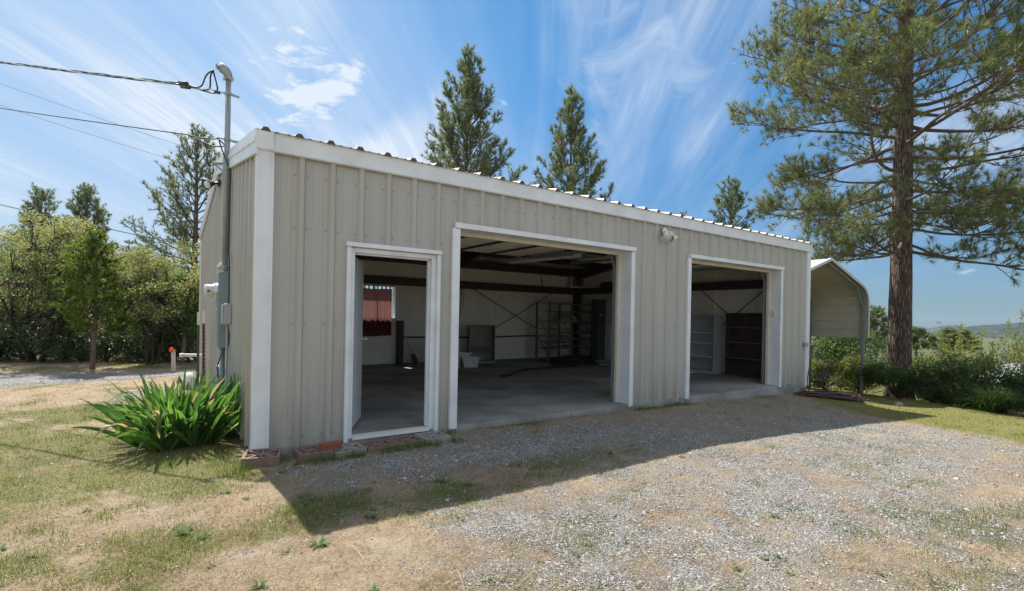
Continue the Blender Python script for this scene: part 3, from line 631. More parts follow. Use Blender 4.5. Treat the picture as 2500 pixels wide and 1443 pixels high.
for x in (0.30, 5.92, BL - 0.32):
    mb = MB(); w = 0.075
    for y0, y1 in ((0.12, 0.42), (BD - 0.42, BD - 0.12)):
        mb.hexa([(x - w, y0 + (0.05 if y0 < 1 else .15), 0.0), (x + w, y0 + (0.05 if y0 < 1 else .15), 0.0), (x + w, y1 - (0.15 if y0 < 1 else .05), 0), (x - w, y1 - (0.15 if y0 < 1 else .05), 0), (x - w, y0, 2.9), (x + w, y0, 2.9), (x + w, y1, 2.9), (x - w, y1, 2.9)]) if x != 5.92 else None
    for a, b in (((x, 0.2, 2.74), (x, BD / 2, 2.74 + SL * BD / 2)), ((x, BD - 0.2, 2.74), (x, BD / 2, 2.74 + SL * BD / 2))): mb.bar(a, b, 0.15, 0.30)
    A(mb, 'steel_frame', M['steel'])
mb = MB(); mb.box(4.42, BD - 0.32, 0.0, 4.56, BD - 0.14, 1.16); A(mb, 'wall_post', M['steel'])
def rod(a, b): m_ = MB(); m_.tube([a, b], 0.011, 6); A(m_, 'brace_rod', M['steel'])
yb = BD - 0.20
rod((6.75, yb, 2.10), (9.15, yb, 0.93)); rod((7.45, yb, 0.93), (9.75, yb, 2.12)); rod((9.7, 6.9, 2.62), (10.6, 7.2, 2.80))
xb = BL - 0.145
rod((xb, 2.95, 2.40), (xb, 0.4, 0.35)); rod((xb, 3.1, 0.3), (xb, 0.75, 2.2))
mb = MB(); mb.tube([(4.6, yb + 0.02, 0.72), (6.6, yb + 0.02, 0.70), (7.6, yb + 0.02, 0.705), (8.6, yb + 0.02, 0.73), (9.9, yb + 0.02, 0.72)], 0.024, 6); A(mb, 'wall_strap', mat('strap', (0.12, 0.035, 0.04), 0.7))
# rust-stained streak on the liner below the girt
mb = MB()
for x, w, l in ((6.33, 0.035, 0.75), (6.42, 0.02, 0.55), (6.26, 0.016, 0.3)):
    mb.add([(x, yb - 0.0, 2.1), (x + w, yb, 2.1), (x + w * .9, yb + .03, 2.1 - l), (x + w * .2, yb + .03, 2.1 - l)], [(0, 1, 2, 3)])
A(mb, 'glue_drip', mat('stain', (0.34, 0.25, 0.14), 0.8))
# windows
def window(y_plane, x0, x1, z0, z1, axis_, out):
    fr = MB(); w = 0.05
    def bx(a0, b0, c0, a1, b1, c1):
        fr.box(a0, b0, c0, a1, b1, c1) if axis_ == 'y' else fr.box(b0, a0, c0, b1, a1, c1)
    p0, p1 = sorted((y_plane + out * 0.045, y_plane - out * 0.16))
    bx(x0 - w, p0, z0 - w, x0, p1, z1 + w); bx(x1, p0, z0 - w, x1 + w, p1, z1 + w); bx(x0, p0, z1, x1, p1, z1 + w); bx(x0, p0, z0 - w, x1, p1, z0)
    m_ = (x0 + x1) / 2; q0, q1 = sorted((y_plane + out * 0.01, y_plane - out * 0.02)); bx(m_ - 0.018, q0, z0, m_ + 0.018, q1, z1)
    f_ = A(fr, 'window', M['trim'])
    g = MB(); q0, q1 = sorted((y_plane - out * 0.002, y_plane - out * 0.006))
    for a0, a1 in ((x0, m_ - 0.018), (m_ + 0.018, x1)):
        g.box(a0, q0, z0, a1, q1, z1) if axis_ == 'y' else g.box(q0, a0, z0, q1, a1, z1)
    return f_, g
cg = bpy.data.materials.new('clear_glass'); cg.use_nodes = True; nt = cg.node_tree; nt.nodes.clear()
o_ = nt.nodes.new('ShaderNodeOutputMaterial'); t_ = nt.nodes.new('ShaderNodeBsdfTransparent'); g_ = nt.nodes.new('ShaderNodeBsdfGlossy'); g_.inputs['Roughness'].default_value = 0.03; x_ = nt.nodes.new('ShaderNodeMixShader'); x_.inputs[0].default_value = 0.08
t_.inputs[0].default_value = (0.9, 0.93, 0.92, 1); nt.links.new(t_.outputs[0], x_.inputs[1]); nt.links.new(g_.outputs[0], x_.inputs[2]); nt.links.new(x_.outputs[0], o_.inputs[0])
f_, g = window(BD, 3.35, 4.37, 1.23, 2.05, 'y', 1); A(g, 'window_pane', cg, f_)
f_, g = window(0.0, 2.77, 3.57, 1.20, 2.0, 'x', -1); A(g, 'window_pane', M['glass'], f_)
m_ = MB(); m_.box(BL - 0.16, 5.62, 1.13, BL - 0.09, 5.97, 2.2); A(m_, 'window', M['trim'])

# overhead sectional doors, rolled up under the roof, with tracks
def overhead(x0, x1, zt, y0, dark):
    dr = MB()
    for k in range(4):
        ya = y0 + k * 0.60; dr.box(x0, ya, zt, x1, ya + 0.592, zt + 0.042)
        for r_ in range(5): dr.box(x0 + 0.01, ya + 0.05 + r_ * 0.11, zt - 0.008, x1 - 0.01, ya + 0.09 + r_ * 0.11, zt - 0.0003)
    o = A(dr, 'overhead_door', M['slats'])
    for x in dark:
        st = MB(); st.box(x - 0.022, y0 + 0.02, zt - 0.034, x + 0.022, y0 + 2.37, zt - 0.0085); A(st, 'stile', M['steel'], o)
    for k in range(1, 4):
        for x in dark + [x0 + 0.05, x1 - 0.05]:
            hg = MB(); hg.box(x - 0.03, y0 + k * 0.6 - 0.045, zt - 0.05, x + 0.03, y0 + k * 0.6 + 0.04, zt - 0.0345); A(hg, 'hinge', M['galv'], o)
    for x in (x0 - 0.045, x1 + 0.045):
        t = MB(); pts = [(x, 0.30, 0.02), (x, 0.30, zt - 0.45)] + [(x, 0.30 + 0.38 * (1 - math.cos(a)), zt - 0.45 + 0.38 * math.sin(a)) for a in np.linspace(0.2, math.pi / 2, 7)] + [(x, 3.1, zt - 0.05)]
        for p, q in zip(pts[:-1], pts[1:]): t.bar(p, q, 0.028, 0.055, (0, 1, 0.01))
        t.box(x - 0.012, 2.9, zt - 0.05, x + 0.012, 2.93, zt + 0.35); t.box(x - 0.012, 1.55, zt - 0.05, x + 0.012, 1.58, zt + 0.3)
        A(t, 'door_track', M['galv'], o)
overhead(2.24, 5.19, 2.56, 0.52, [3.0, 3.72, 4.45]); overhead(6.82, 9.78, 2.60, 0.52, [7.6, 8.3, 9.0])
mb = MB(); mb.tube([(2.2, 0.30, 2.62), (5.25, 0.30, 2.62)], 0.016, 8); mb.tube([(3.2, 0.30, 2.62), (4.1, 0.30, 2.62)], 0.034, 10); A(mb, 'torsion_shaft', M['steel'])
mb = MB(); mb.tube([(6.8, 0.30, 2.66), (9.8, 0.30, 2.66)], 0.016, 8); mb.tube([(7.8, 0.30, 2.66), (8.7, 0.30, 2.66)], 0.034, 10); A(mb, 'torsion_shaft', M['steel'])

# ------------------------------------------------------------------ carport
CX0, CX1, CY0, CZP, CZE = 11.62, 16.70, 0.92, 3.06, 2.02
cxm = (CX0 + CX1) / 2
def arch(r=0.62, off=0.0, low=None):
    """profile from the left foot over the peak to the right foot"""
    pts = []
    s = math.atan2(CZP - 2.32, (CX1 - CX0) / 2 - 0.2)
    def half(sgn):
        xe = (CX1 - cxm) - off; p = []
        for t in np.linspace(0, 1, 8):
            a = t * (math.pi / 2 - s); cxx = xe - r; czz = CZE - 0.18
            p.append((cxm + sgn * (cxx + r * math.cos(a)), czz + r * math.sin(a)))
        return p
    rgt = half(1); lft = half(-1)
    zb = CZP - off
    return lft, (cxm, zb), rgt
cp = thing('carport', 'beige metal carport with rounded eaves beside the workshop', 'carport', (cxm, 4.2, -0.7))
C_ = At(cp)
lft, pk, rgt = arch()
prof = [(lft[0][0], 0.88)] + lft + [pk] + rgt[::-1] + [(rgt[0][0], 0.88)]
def dens(p, step=0.075):
    out = []
    for a, b in zip(p[:-1], p[1:]):
        n = max(1, int(math.hypot(b[0] - a[0], b[1] - a[1]) / step)); out += [(a[0] + (b[0] - a[0]) * k / n, a[1] + (b[1] - a[1]) * k / n) for k in range(n)]
    return out + [p[-1]]
dp = np.array(dens(prof, 0.0125)); L_ = np.r_[0, np.cumsum(np.hypot(*np.diff(dp, axis=0).T))]
tn = np.gradient(dp, axis=0); tn /= np.linalg.norm(tn, axis=1)[:, None]; nr = np.c_[-tn[:, 1], tn[:, 0]]
rib = np.clip(6 * np.cos(L_ / 0.255 * 2 * math.pi) - 5.0, 0, 1) * 0.022
outp = dp + nr * (0.012 + rib)[:, None]; inp = dp + nr * (0.010 + rib)[:, None]
mb = MB(); n = len(dp); Y0, Y1 = CY0 - 0.12, 7.2
v = [(p[0], Y0, p[1]) for p in outp] + [(p[0], Y1, p[1]) for p in outp]; mb.add(v, [(i, i + 1, n + i + 1, n + i) for i in range(n - 1)])
cr = C_(mb, 'roof', M['carport'], smooth=True)
mb = MB(); edge = [(p[0], p[1]) for p in dp]
e1 = dp + nr * 0.036; e0 = dp - nr * 0.035
for i in range(0, n - 6, 6):
    mb.hexa([(e0[i][0], Y0 - 0.02, e0[i][1]), (e0[min(i + 6, n - 1)][0], Y0 - 0.02, e0[min(i + 6, n - 1)][1]), (e0[min(i + 6, n - 1)][0], Y0, e0[min(i + 6, n - 1)][1]), (e0[i][0], Y0, e0[i][1]), (e1[i][0], Y0 - 0.02, e1[i][1]), (e1[min(i + 6, n - 1)][0], Y0 - 0.02, e1[min(i + 6, n - 1)][1]), (e1[min(i + 6, n - 1)][0], Y0 + 0.05, e1[min(i + 6, n - 1)][1]), (e1[i][0], Y0 + 0.05, e1[i][1])])
C_(mb, 'edge_trim', M['trim'], cr)
cpp = [(lft[0][0] + 0.06, 1.9)] + [(p[0] + 0.05, p[1] - 0.035) for p in lft] + [(pk[0], pk[1] - 0.06)] + [(p[0] - 0.05, p[1] - 0.035) for p in rgt[::-1]] + [(rgt[0][0] - 0.06, 1.9)]
for k in range(5):
    y = CY0 + 1.5 * k
    mb = MB()
    for a, b in zip(cpp[:-1], cpp[1:]): mb.bar((a[0], y, a[1]), (b[0], y, b[1]), 0.075, 0.075, (0, 1, 0))
    mb.bar((pk[0] + 1.95, y, 2.40), (rgt[0][0] - 0.06, y, 1.72), 0.045, 0.045, (0, 1, 0)); mb.bar((pk[0] - 1.95, y, 2.40), (lft[0][0] + 0.06, y, 1.72), 0.045, 0.045, (0, 1, 0))
    C_(mb, 'rafter', M['galv'])
    for x in (lft[0][0] + 0.06, rgt[0][0] - 0.06):
        mb = MB(); mb.box(x - 0.038, y - 0.038, g1(x, y) - 0.1, x + 0.038, y + 0.038, 1.93); C_(mb, 'post', M['galv'])

# ------------------------------------------------------------------ electric service on the gable end
PX, PY = -0.075, 2.2
mast = thing('service_mast', 'tall galvanised service mast with curved weatherhead on the gable end', 'service mast', (PX, PY, 1.84))
Q = At(mast)
mb = MB(); mb.tube([(PX, PY, 1.84), (PX, PY, 4.42)], 0.034, 14); Q(mb, 'conduit', M['galv'], smooth=True)
mb = MB(); mb.lathe([(0.034, -0.02), (0.046, 0), (0.046, 0.34), (0.034, 0.37)], (PX, PY, 3.02), (0, 0, 1), 16); Q(mb, 'sleeve', M['galv'], smooth=True)
mb = MB(); mb.lathe([(0.034, -0.01), (0.042, 0), (0.042, 0.05), (0.034, 0.06)], (PX, PY, 1.88), (0, 0, 1), 16); Q(mb, 'sleeve', M['galv'], smooth=True)
mb = MB()
pts = [(PX - 0.115 * (1 - math.cos(a)), PY, 4.40 + 0.115 * math.sin(a)) for a in np.linspace(0, 1.85, 11)]
mb.tube([(PX, PY, 4.38)] + pts, [0.044, 0.048, 0.05, 0.053, 0.056, 0.058, 0.06, 0.061, 0.060, 0.056, 0.045, 0.022], 16); Q(mb, 'weatherhead', M['galv'], smooth=True)
mb = MB(); mb.box(PX - 0.06, PY - 0.05, 4.375, PX + 0.055, PY + 0.05, 4.395); Q(mb, 'clamp', M['galv'])
for z in (4.19, 3.59):
    mb = MB(); mb.lathe([(0.036, -0.018), (0.042, -0.018), (0.042, 0.018), (0.036, 0.018)], (PX, PY, z), (0, 0, 1), 14); mb.bar((PX - 0.12, PY, z), (PX + 0.13, PY, z), 0.014, 0.014); mb.bar((PX + 0.02, PY - 0.06, z - 0.02), (PX + 0.12, PY - 0.05, z - 0.03), 0.014, 0.03); Q(mb, 'clamp', M['galv'])
mb = MB(); mb.tube([(PX - 0.09, PY, 4.18), (PX - 0.16, PY, 4.18)], 0.022, 8); Q(mb, 'insulator', M['lampdark'])
mb = MB(); mb.tube([(-0.03, PY - 0.02, 3.10), (-0.20, PY + 0.10, 3.26)], 0.012, 6); mb.box(-0.03, PY - .05, 3.05, -0.016, PY + .05, 3.15); mb.tube([(PX, PY, 3.28), (-0.22, PY + 0.12, 3.28)], 0.02, 8); Q(mb, 'roof_bracket', M['galv'])
SPL = np.array([-0.60, 2.30, 4.21]); HEAD = np.array([PX - 0.175, PY, 4.47])
for k, (dz, dy) in enumerate(((0.02, 0.0), (-0.06, 0.03), (-0.12, -0.03))):
    mb = MB(); m1 = SPL + np.array([0.16 + 0.09 * k, 0, 0.005 - 0.012 * k]); t = np.linspace(0, 1, 14)[:, None]
    c1 = m1 + np.array([0.14, 0.0, 0.02 - 0.01 * k]); c2 = HEAD + np.array([-0.02 - 0.13 * (1 - k * .6), dy, -0.13])
    p = (1 - t) ** 3 * m1 + 3 * (1 - t) ** 2 * t * c1 + 3 * (1 - t) * t ** 2 * c2 + t ** 3 * (HEAD + np.array([0.0, dy * .5, -0.02]))
    mb.tube(np.vstack([SPL, p]), 0.010, 6); Q(mb, 'wire_loop', M['cable'], smooth=True)

box = thing('meter_panel', 'tall grey electric meter panel with round meter on gable wall', 'meter panel', (-0.07, 2.17, 0.86))
Q = At(box)
mb = MB(); mb.box(-0.145, 2.02, 0.86, -0.034, 2.34, 1.85); bx_ = Q(mb, 'cabinet', M['panel'], bevel=0.006)
mb = MB(); mb.box(-0.156, 2.03, 0.88, -0.1455, 2.33, 1.36); Q(mb, 'door', M['panel'], bx_, bevel=0.003)
mb = MB(); mb.box(-0.158, 2.035, 1.38, -0.1455, 2.325, 1.83); Q(mb, 'cover', M['panel'], bx_, bevel=0.003)
mb = MB(); mb.lathe([(0.10, 0), (0.10, 0.03), (0.088, 0.035), (0.088, 0.05)], (-0.158, 2.18, 1.60), (-1, 0, 0), 24); Q(mb, 'meter_ring', M['alu'], bx_, smooth=True)
mb = MB(); mb.lathe([(0.080, 0.0), (0.080, 0.085), (0.072, 0.098), (0, 0.102)], (-0.205, 2.18, 1.60), (-1, 0, 0), 24); Q(mb, 'meter_glass', M['lens'], bx_, smooth=True)
mb = MB(); mb.box(-0.275, 2.0940, 1.58, -0.245, 2.0990, 1.605); Q(mb, 'meter_tag', M['lampdark'], bx_)
mb = MB(); mb.tube([(-0.09, 2.16, 0.86), (-0.09, 2.16, -0.15)], 0.032, 12); Q(mb, 'conduit', M['galv'], smooth=True)
jb = thing('utility_box', 'small light grey plastic utility box right of the meter panel', 'utility box', (-0.07, 1.82, 1.16))
Q = At(jb)
mb = MB(); mb.box(-0.125, 1.72, 1.17, -0.034, 1.90, 1.43); b_ = Q(mb, 'case', M['plastic'], bevel=0.012)
mb = MB(); mb.box(-0.138, 1.725, 1.18, -0.1255, 1.895, 1.42); Q(mb, 'lid', M['plastic'], b_, bevel=0.006)
mb = MB(); mb.tube([(-0.075, 1.82, 1.17), (-0.07, 1.82, -0.12)], 0.012, 8); Q(mb, 'conduit', M['plastic'])
pb = thing('pull_box', 'small grey box low on the gable wall behind the iris', 'electrical box', (-0.08, 2.42, 0.4))
Q = At(pb); mb = MB(); mb.box(-0.13, 2.36, 0.36, -0.034, 2.52, 0.60); mb.tube([(-0.08, 2.44, 0.36), (-0.08, 2.44, -0.12)], 0.02, 8); Q(mb, 'case', M['panel'], bevel=0.006)

def cable(name, label, pts, rad, cat='cable', group=None, seg=6, m='cable'):
    mb = MB(); p = np.array(pts, float); o = mb.tube(p, rad, seg).build(name, M[m], None, smooth=True, loc=p[0]); tag(o, label, cat, group); return o
def sag(a, b, s, n=40, ext=0.0):
    a = np.array(a, float); b = np.array(b, float); t = np.linspace(-ext, 1 + ext, n)[:, None]; p = a + (b - a) * t; p[:, 2] -= (4 * s * t[:, 0] * (1 - t[:, 0])); return p
# triplex service drop: three twisted strands, with the splice sleeves at its end
far = gd(-900, -40, 30); base_ = sag(far, SPL, 0.55, 420)
drop = thing('service_drop', 'thick twisted service cable from upper left to the mast', 'power cable', tuple(SPL)); Q = At(drop)
for k in range(3):
    th = np.linspace(0, 60 * math.pi, 420) + k * 2.09; p = base_.copy(); p[:, 0] += 0.013 * np.cos(th) * .5; p[:, 1] += 0.013 * np.cos(th) * .5; p[:, 2] += 0.015 * np.sin(th)
    mb = MB(); mb.tube(p, 0.0085, 5); Q(mb, 'strand', M['cable'] if k else M['alu'], smooth=True)
dirn = (base_[-1] - base_[-8]); dirn /= np.linalg.norm(dirn)
for k, dz in enumerate((0.018, -0.03)):
    mb = MB(); a = SPL - dirn * (0.02 - 0.05 * k); mb.tube([a + (0, 0, dz), a + dirn * 0.17 + (0, 0, dz)], 0.022, 8); Q(mb, 'splice', M['lampdark'], smooth=True)
mb = MB(); t = np.linspace(0, 1, 12)[:, None]; pp = SPL + (np.array([PX - 0.16, PY, 4.18]) - SPL) * t; pp[:, 2] += 0.02 * np.sin(t[:, 0] * 9); mb.tube(pp, 0.005, 5); Q(mb, 'tie_wire', M['galv'])
tp = np.array([PX - 0.10, PY, 3.58]); tb = np.array([-0.50, 2.62, 3.68])
far2 = gd(-700, 115, 30)
cable('telephone_cable', 'thin black cable meeting the mast just above the roof', np.vstack([sag(far2, tb, 0.35, 40), sag(tb, tp, 0.02, 8)[1:]]), 0.008)
loop = [tb, tb + (0.12, -0.08, -0.06), tb + (0.28, -0.2, -0.15), tb + (0.42, -0.34, -0.16), tp + (0.0, 0, 0.0), tp + (0.03, -0.03, -0.12), (-0.05, 2.06, 3.16), (-0.055, 1.98, 3.02), (-0.055, 1.99, 2.5), (-0.055, 2.00, 2.1), (-0.05, 1.94, 1.95), (-0.05, 1.93, 1.6), (-0.05, 1.90, 1.40)]
def smooth_path(p, n=60):
    p = np.array(p, float); t = np.r_[0, np.cumsum(np.linalg.norm(np.diff(p, axis=0), axis=1))]; u = np.linspace(0, t[-1], n * 3); q = np.stack([np.interp(u, t, p[:, k]) for k in range(3)], 1)
    for _ in range(4): q[1:-1] = (q[:-2] + 2 * q[1:-1] + q[2:]) / 4
    return q
cable('drop_wire', 'black wire hanging from the mast down the gable wall into the utility box', smooth_path(loop), 0.0085)
cable('ground_wire', 'slack black wire looping below the meter panel into the iris', smooth_path([(-0.08, 1.84, 1.18), (-0.05, 1.80, 1.05), (-0.05, 1.83, 0.92), (-0.12, 1.98, 0.78), (-0.16, 2.02, 0.62), (-0.13, 1.94, 0.45), (-0.09, 1.82, 0.33), (-0.06, 1.76, 0.2), (-0.06, 1.76, -0.05)]), 0.008)
for (a, b, lab, r_) in (((-500, 15), (640, 421), 'thin distant wire, the upper of the two crossing behind the mast', 0.010), ((-500, 80), (520, 420), 'thin distant wire, the lower of the two ending at the tall left pine', 0.010)):
    cable('overhead_wire', lab, sag(gd(*a, 34), gd(*b, 24), 0.25, 24), r_, 'wire')
cable('overhead_wire', 'lowest dark wire passing in front of the two left pine tops', sag(gd(-500, 375, 19), gd(520, 612, 15.5), 0.12, 24), 0.014, 'wire')

# ------------------------------------------------------------------ lamps, posts and other things round the building
def flood(name, label, c, nx, ny, bodym, plate, capm, tip):
    """twin floodlight on a wall; (nx,ny) outward, heads pointing out, sideways and down"""
    t = thing(name, label, 'floodlight', c); Q = At(t); n = np.array([nx, ny, 0.0]); s = np.array([-ny, nx, 0.0]); c = np.array(c)
    mb = MB(); mb.lathe([(0.062, 0.0), (0.062, 0.02), (0.05, 0.032), (0, 0.034)], c, n, 18); Q(mb, 'base_plate', plate, smooth=True)
    for sg in (-1, 1):
        h0 = c + n * 0.03 + s * 0.02 * sg; d = n * (0.62 if bodym is M['lampdark'] else 0.42) + s * 0.45 * sg + np.array([0, 0, tip[0] if sg < 0 else tip[1]]); d /= np.linalg.norm(d); h1 = h0 + n * 0.05 + s * 0.03 * sg + np.array([0, 0, -0.02])
        mb = MB(); mb.tube([h0, h1], 0.014, 8); Q(mb, 'arm', plate)
        mb = MB(); mb.lathe([(0.0, -0.01), (0.028, 0.0), (0.038, 0.03), (0.045, 0.075), (0.075, 0.13), (0.078, 0.14), (0.072, 0.14), (0.06, 0.12)], h1, d, 18); hd = Q(mb, 'lamp_head', bodym if sg < 0 else capm, smooth=True)
        mb = MB(); mb.lathe([(0.066, 0.120), (0.05, 0.142), (0, 0.150)], h1, d, 16); Q(mb, 'bulb', M['lens'] if bodym is M['lampdark'] else M['white'], hd, smooth=True)
    return t
flood('floodlight', 'dark twin floodlight high on the gable end beside the mast', (-0.035, 3.55, 3.30), -1, 0, M['lampdark'], M['lampdark'], M['lampdark'], (0.1, -0.35))
flood('floodlight', 'white rust-stained twin floodlight under the eave between the garage bays', (6.03, -0.03, 2.795), 0, -1, M['white'], M['white'], M['rustwhite'], (-1.0, -1.0))
bl = thing('outlet_box', 'small grey outdoor tap box low on the right front corner', 'outlet box', (10.93, -0.035, 0.83)); Q = At(bl)
mb = MB(); mb.box(10.89, -0.085, 0.79, 10.97, -0.034, 0.89); Q(mb, 'case', M['plastic'], bevel=0.008)
mb = MB(); mb.tube([(10.95, -0.085, 0.86), (10.95, -0.12, 0.86), (10.96, -0.13, 0.84)], 0.014, 8); Q(mb, 'tap', M['alu'])
rng = np.random.default_rng(5)
pts = [(10.96, -0.135, 0.83), (11.0, -0.16, 0.74), (10.99, -0.15, 0.55), (10.93, -0.13, 0.3), (10.82, -0.14, 0.05), (10.75, -0.2, g1(10.75, -.2) + .03)]
for k in range(13):
    for a in np.linspace(0, 2 * math.pi, 9)[:-1]:
        rx, ry = 0.72 + rng.normal(0, .10), 0.20 + rng.normal(0, .05); ca = a + rng.normal(0, .1)
        x = 10.72 + rx * math.cos(ca) * math.cos(-.5) - ry * math.sin(ca) * math.sin(-.5) + 0.18; y = -0.62 + rx * math.cos(ca) * math.sin(-.5) + ry * math.sin(ca) * math.cos(-.5)
        pts.append((x, min(y, -0.12), g1(x, y) + 0.018 + 0.10 * (k / 13) * abs(math.sin(a * 1.3 + k)) + 0.012 * (k % 4)))
cable('garden_hose', 'dark red garden hose piled on the ground at the right front corner', smooth_path(pts, 260), 0.0125, 'hose', m='hose')
mb = MB(); mb.box(9.80, 0.075, 1.45, 9.826, 0.145, 1.57); o = mb.build('door_control', M['trim_old'], None, bevel=0.004, loc=(9.815, 0.11, 1.51)); tag(o, 'small beige control box on the right jamb of the right bay', 'control box')

def tpost(label, x, y, top, m, lean, studs):
    t = thing('t_post', label, 'fence post', (x, y, g1(x, y)), None); Q = At(t); b = np.array([x, y, g1(x, y) - 0.1]); e = np.array([x + lean, y, top])
    sp = b + (e - b) * 0.86; mb = MB()
    mb.bar(b, sp, 0.038, 0.006, (0, 1, 0)); mb.bar(b + (0, .018, 0), sp + (0, .018, 0), 0.006, 0.03, (0, 1, 0))
    if studs:
        for k in range(17): c = b + (e - b) * (0.12 + k * 0.043); mb.box(c[0] + 0.006, c[1] - 0.018, c[2] - 0.012, c[0] + 0.030, c[1] - 0.0035, c[2] + 0.008)
    Q(mb, 'shaft', m)
    mb = MB(); mb.bar(sp, e, 0.038, 0.006, (0, 1, 0)); mb.bar(sp + (0, .018, 0), e + (0, .018, 0), 0.006, 0.03, (0, 1, 0)); Q(mb, 'painted_tip', M['white'])
tpost('red studded steel fence post with white top beside the gable wall', -0.135, 4.45, 1.33, M['redpost'], -0.02, True)
tpost('green steel fence post with white top left of the red post', -0.235, 4.15, 1.31, M['greenpost'], -0.01, False)
st_ = thing('marker_stake', 'pale wooden stake with orange flagging beyond the iris', 'marker stake', (-0.46, 8.45, g1(-.46, 8.45))); Q = At(st_)
mb = MB(); mb.bar((-0.45, 8.45, -0.15), (-0.47, 8.45, 0.42), 0.085, 0.03, (0, 1, 0)); Q(mb, 'stake', M['stake'])
mb = MB(); mb.lathe([(0.015, -0.06), (0.045, -0.03), (0.05, 0.015), (0.025, 0.055), (0, 0.06)], (-0.505, 8.42, 0.42), (0.1, 0, 1), 9); Q(mb, 'flagging', M['orange'])
pv = thing('standpipe', 'white plastic standpipe with sideways arm behind the iris', 'pipe', (-0.15, 4.95, -0.1)); Q = At(pv)
mb = MB(); mb.tube(smooth_path([(-0.09, 5.0, -0.15), (-0.09, 5.0, 0.50), (-0.14, 5.0, 0.545), (-0.42, 4.95, 0.56)], 20), 0.028, 10); Q(mb, 'pipe', M['white'], smooth=True)
mb = MB(); mb.tube([(-0.40, 4.95, 0.56), (-0.46, 4.94, 0.56)], 0.036, 10); Q(mb, 'fitting', M['white'], smooth=True)
mb = MB(); mb.lathe([(0.001, 0), (0.11, 0.0), (0.12, 0.16), (0.06, 0.30), (0, 0.31)], (-0.30, 5.3, g1(-.3, 5.3) - 0.02), (0, 0, 1), 14); o = mb.build('well_cover', M['white'], smooth=True, loc=(-0.30, 5.3, 0)); tag(o, 'white plastic well cap on the ground behind the green post', 'cap')

# concrete screen blocks
def screen_block():
    mb = MB(); w, h, t, b = 0.315, 0.295, 0.10, 0.026
    x0, x1, y0, y1 = -w / 2, w / 2, -h / 2, h / 2
    mb.box(x0, y0, 0, x1, y0 + b, t); mb.box(x0, y1 - b, 0, x1, y1, t); mb.box(x0, y0 + b, 0, x0 + b, y1 - b, t); mb.box(x1 - b, y0 + b, 0, x1, y1 - b, t)
    i = b - 0.004
    mb.bar((x0 + i, y0 + i, t / 2 - .001), (x1 - i, y1 - i, t / 2 - .001), 0.024, t - .004); mb.bar((x0 + i, y1 - i, t / 2 - .002), (x1 - i, y0 + i, t / 2 - .002), 0.024, t - .006)
    mb.bar((0, y0 + i, t / 2 - .003), (0, y1 - i, t / 2 - .003), 0.02, t - .008); mb.bar((x0 + i, 0, t / 2 - .004), (x1 - i, 0, t / 2 - .004), 0.018, t - .010)
    return mb
blocks = [((0.030, -0.205), 0.02, -0.27, 'pinkblock', 'pink concrete screen block at the near corner of the workshop', (0.03, 0)),
          ((0.485, -0.225), 0.0, 0.03, 'pinkblock', 'brown-pink screen block under the red brick', (0, 0)),
          ((0.812, -0.225), -0.028, 0.0, 'paleblock', 'pale grey screen block just right of the red brick', (0, 0)),
          ((1.135, -0.225), -0.030, 0.02, 'pinkblock', 'pink screen block under the left half of the entry door', (0, 0)),
          ((1.462, -0.215), -0.026, -0.01, 'pinkblock', 'pink screen block under the right half of the entry door', (0, 0)),
          ((1.790, -0.200), -0.022, 0.02, 'paleblock', 'pale grey screen block at right end of the row below the door', (0, 0))]
for (x, y), zt, a, m_, lab, tilt in blocks:
    o = screen_block().build('screen_block', M[m_], bevel=0.003); o.location = (x, y, zt - 0.10); o.rotation_euler = (tilt[0], tilt[1], a); tag(o, lab, 'concrete block', 'screen blocks along the wall foot')
mb = MB(); mb.box(-0.10, -0.046, 0, 0.10, 0.046, 0.062); o = mb.build('brick', M['brick'], bevel=0.004); o.location = (0.625, -0.30, 0.0005); o.rotation_euler = (0, 0, 0.05); tag(o, 'single red brick lying on a screen block left of the entry door', 'brick')

# ------------------------------------------------------------------ things inside the workshop
def case(name, label, cat, x, y, a, w, d, h, shelves, m, back=True, kick=0.07, t=0.022, shelfm=None, loc_z=0.0):
    tt = thing(name, label, cat, (x, y, loc_z)); Q = At(tt); MM = rotz(a, (x, y, loc_z + 0.002))
    for sx in (-w / 2, w / 2 - t):
        mb = MB(); mb.box(sx, 0, 0, sx + t, d, h, MM); Q(mb, 'side_panel', m)
    mb = MB(); mb.box(-w / 2 - 0.004, -0.004, h, w / 2 + 0.004, d, h + t, MM); Q(mb, 'top', m)
    mb = MB(); mb.box(-w / 2 + t, 0.012, 0, w / 2 - t, d - 0.02, kick, MM); Q(mb, 'base', m)
    if back: mb = MB(); mb.box(-w / 2 + t, d - 0.014, kick, w / 2 - t, d - 0.002, h, MM); Q(mb, 'back_panel', m)
    for z in shelves: mb = MB(); mb.box(-w / 2 + t, 0.006, z, w / 2 - t, d - 0.016, z + t, MM); Q(mb, 'shelf', shelfm or m)
    return tt
case('bookcase', 'low olive metal bookcase against the back wall', 'bookcase', 6.65, 6.56, -0.40, 0.72, 0.36, 1.05, [0.36, 0.43], M['olive'])
case('bookcase', 'grey metal bookcase with three shelves on the left in the right bay', 'bookcase', 10.46, 2.36, -math.pi / 2, 0.95, 0.32, 1.44, [0.40, 0.74, 1.0], M['greymetal'], shelfm=M['white'])
case('bookcase', 'dark brown bookcase standing right in the right bay', 'bookcase', 10.60, 1.22, -math.pi / 2 - 0.12, 0.98, 0.24, 1.50, [0.42, 0.80, 1.16], M['brown'], shelfm=mat('shelfbrown', (0.17, 0.135, 0.115), 0.5))
fc = thing('filing_cabinet', 'grey two drawer filing cabinet by the left frame of the wide bay', 'filing cabinet', (5.36, 6.1, 0)); Q = At(fc); MM = rotz(-0.2, (5.36, 6.1, 0.003))
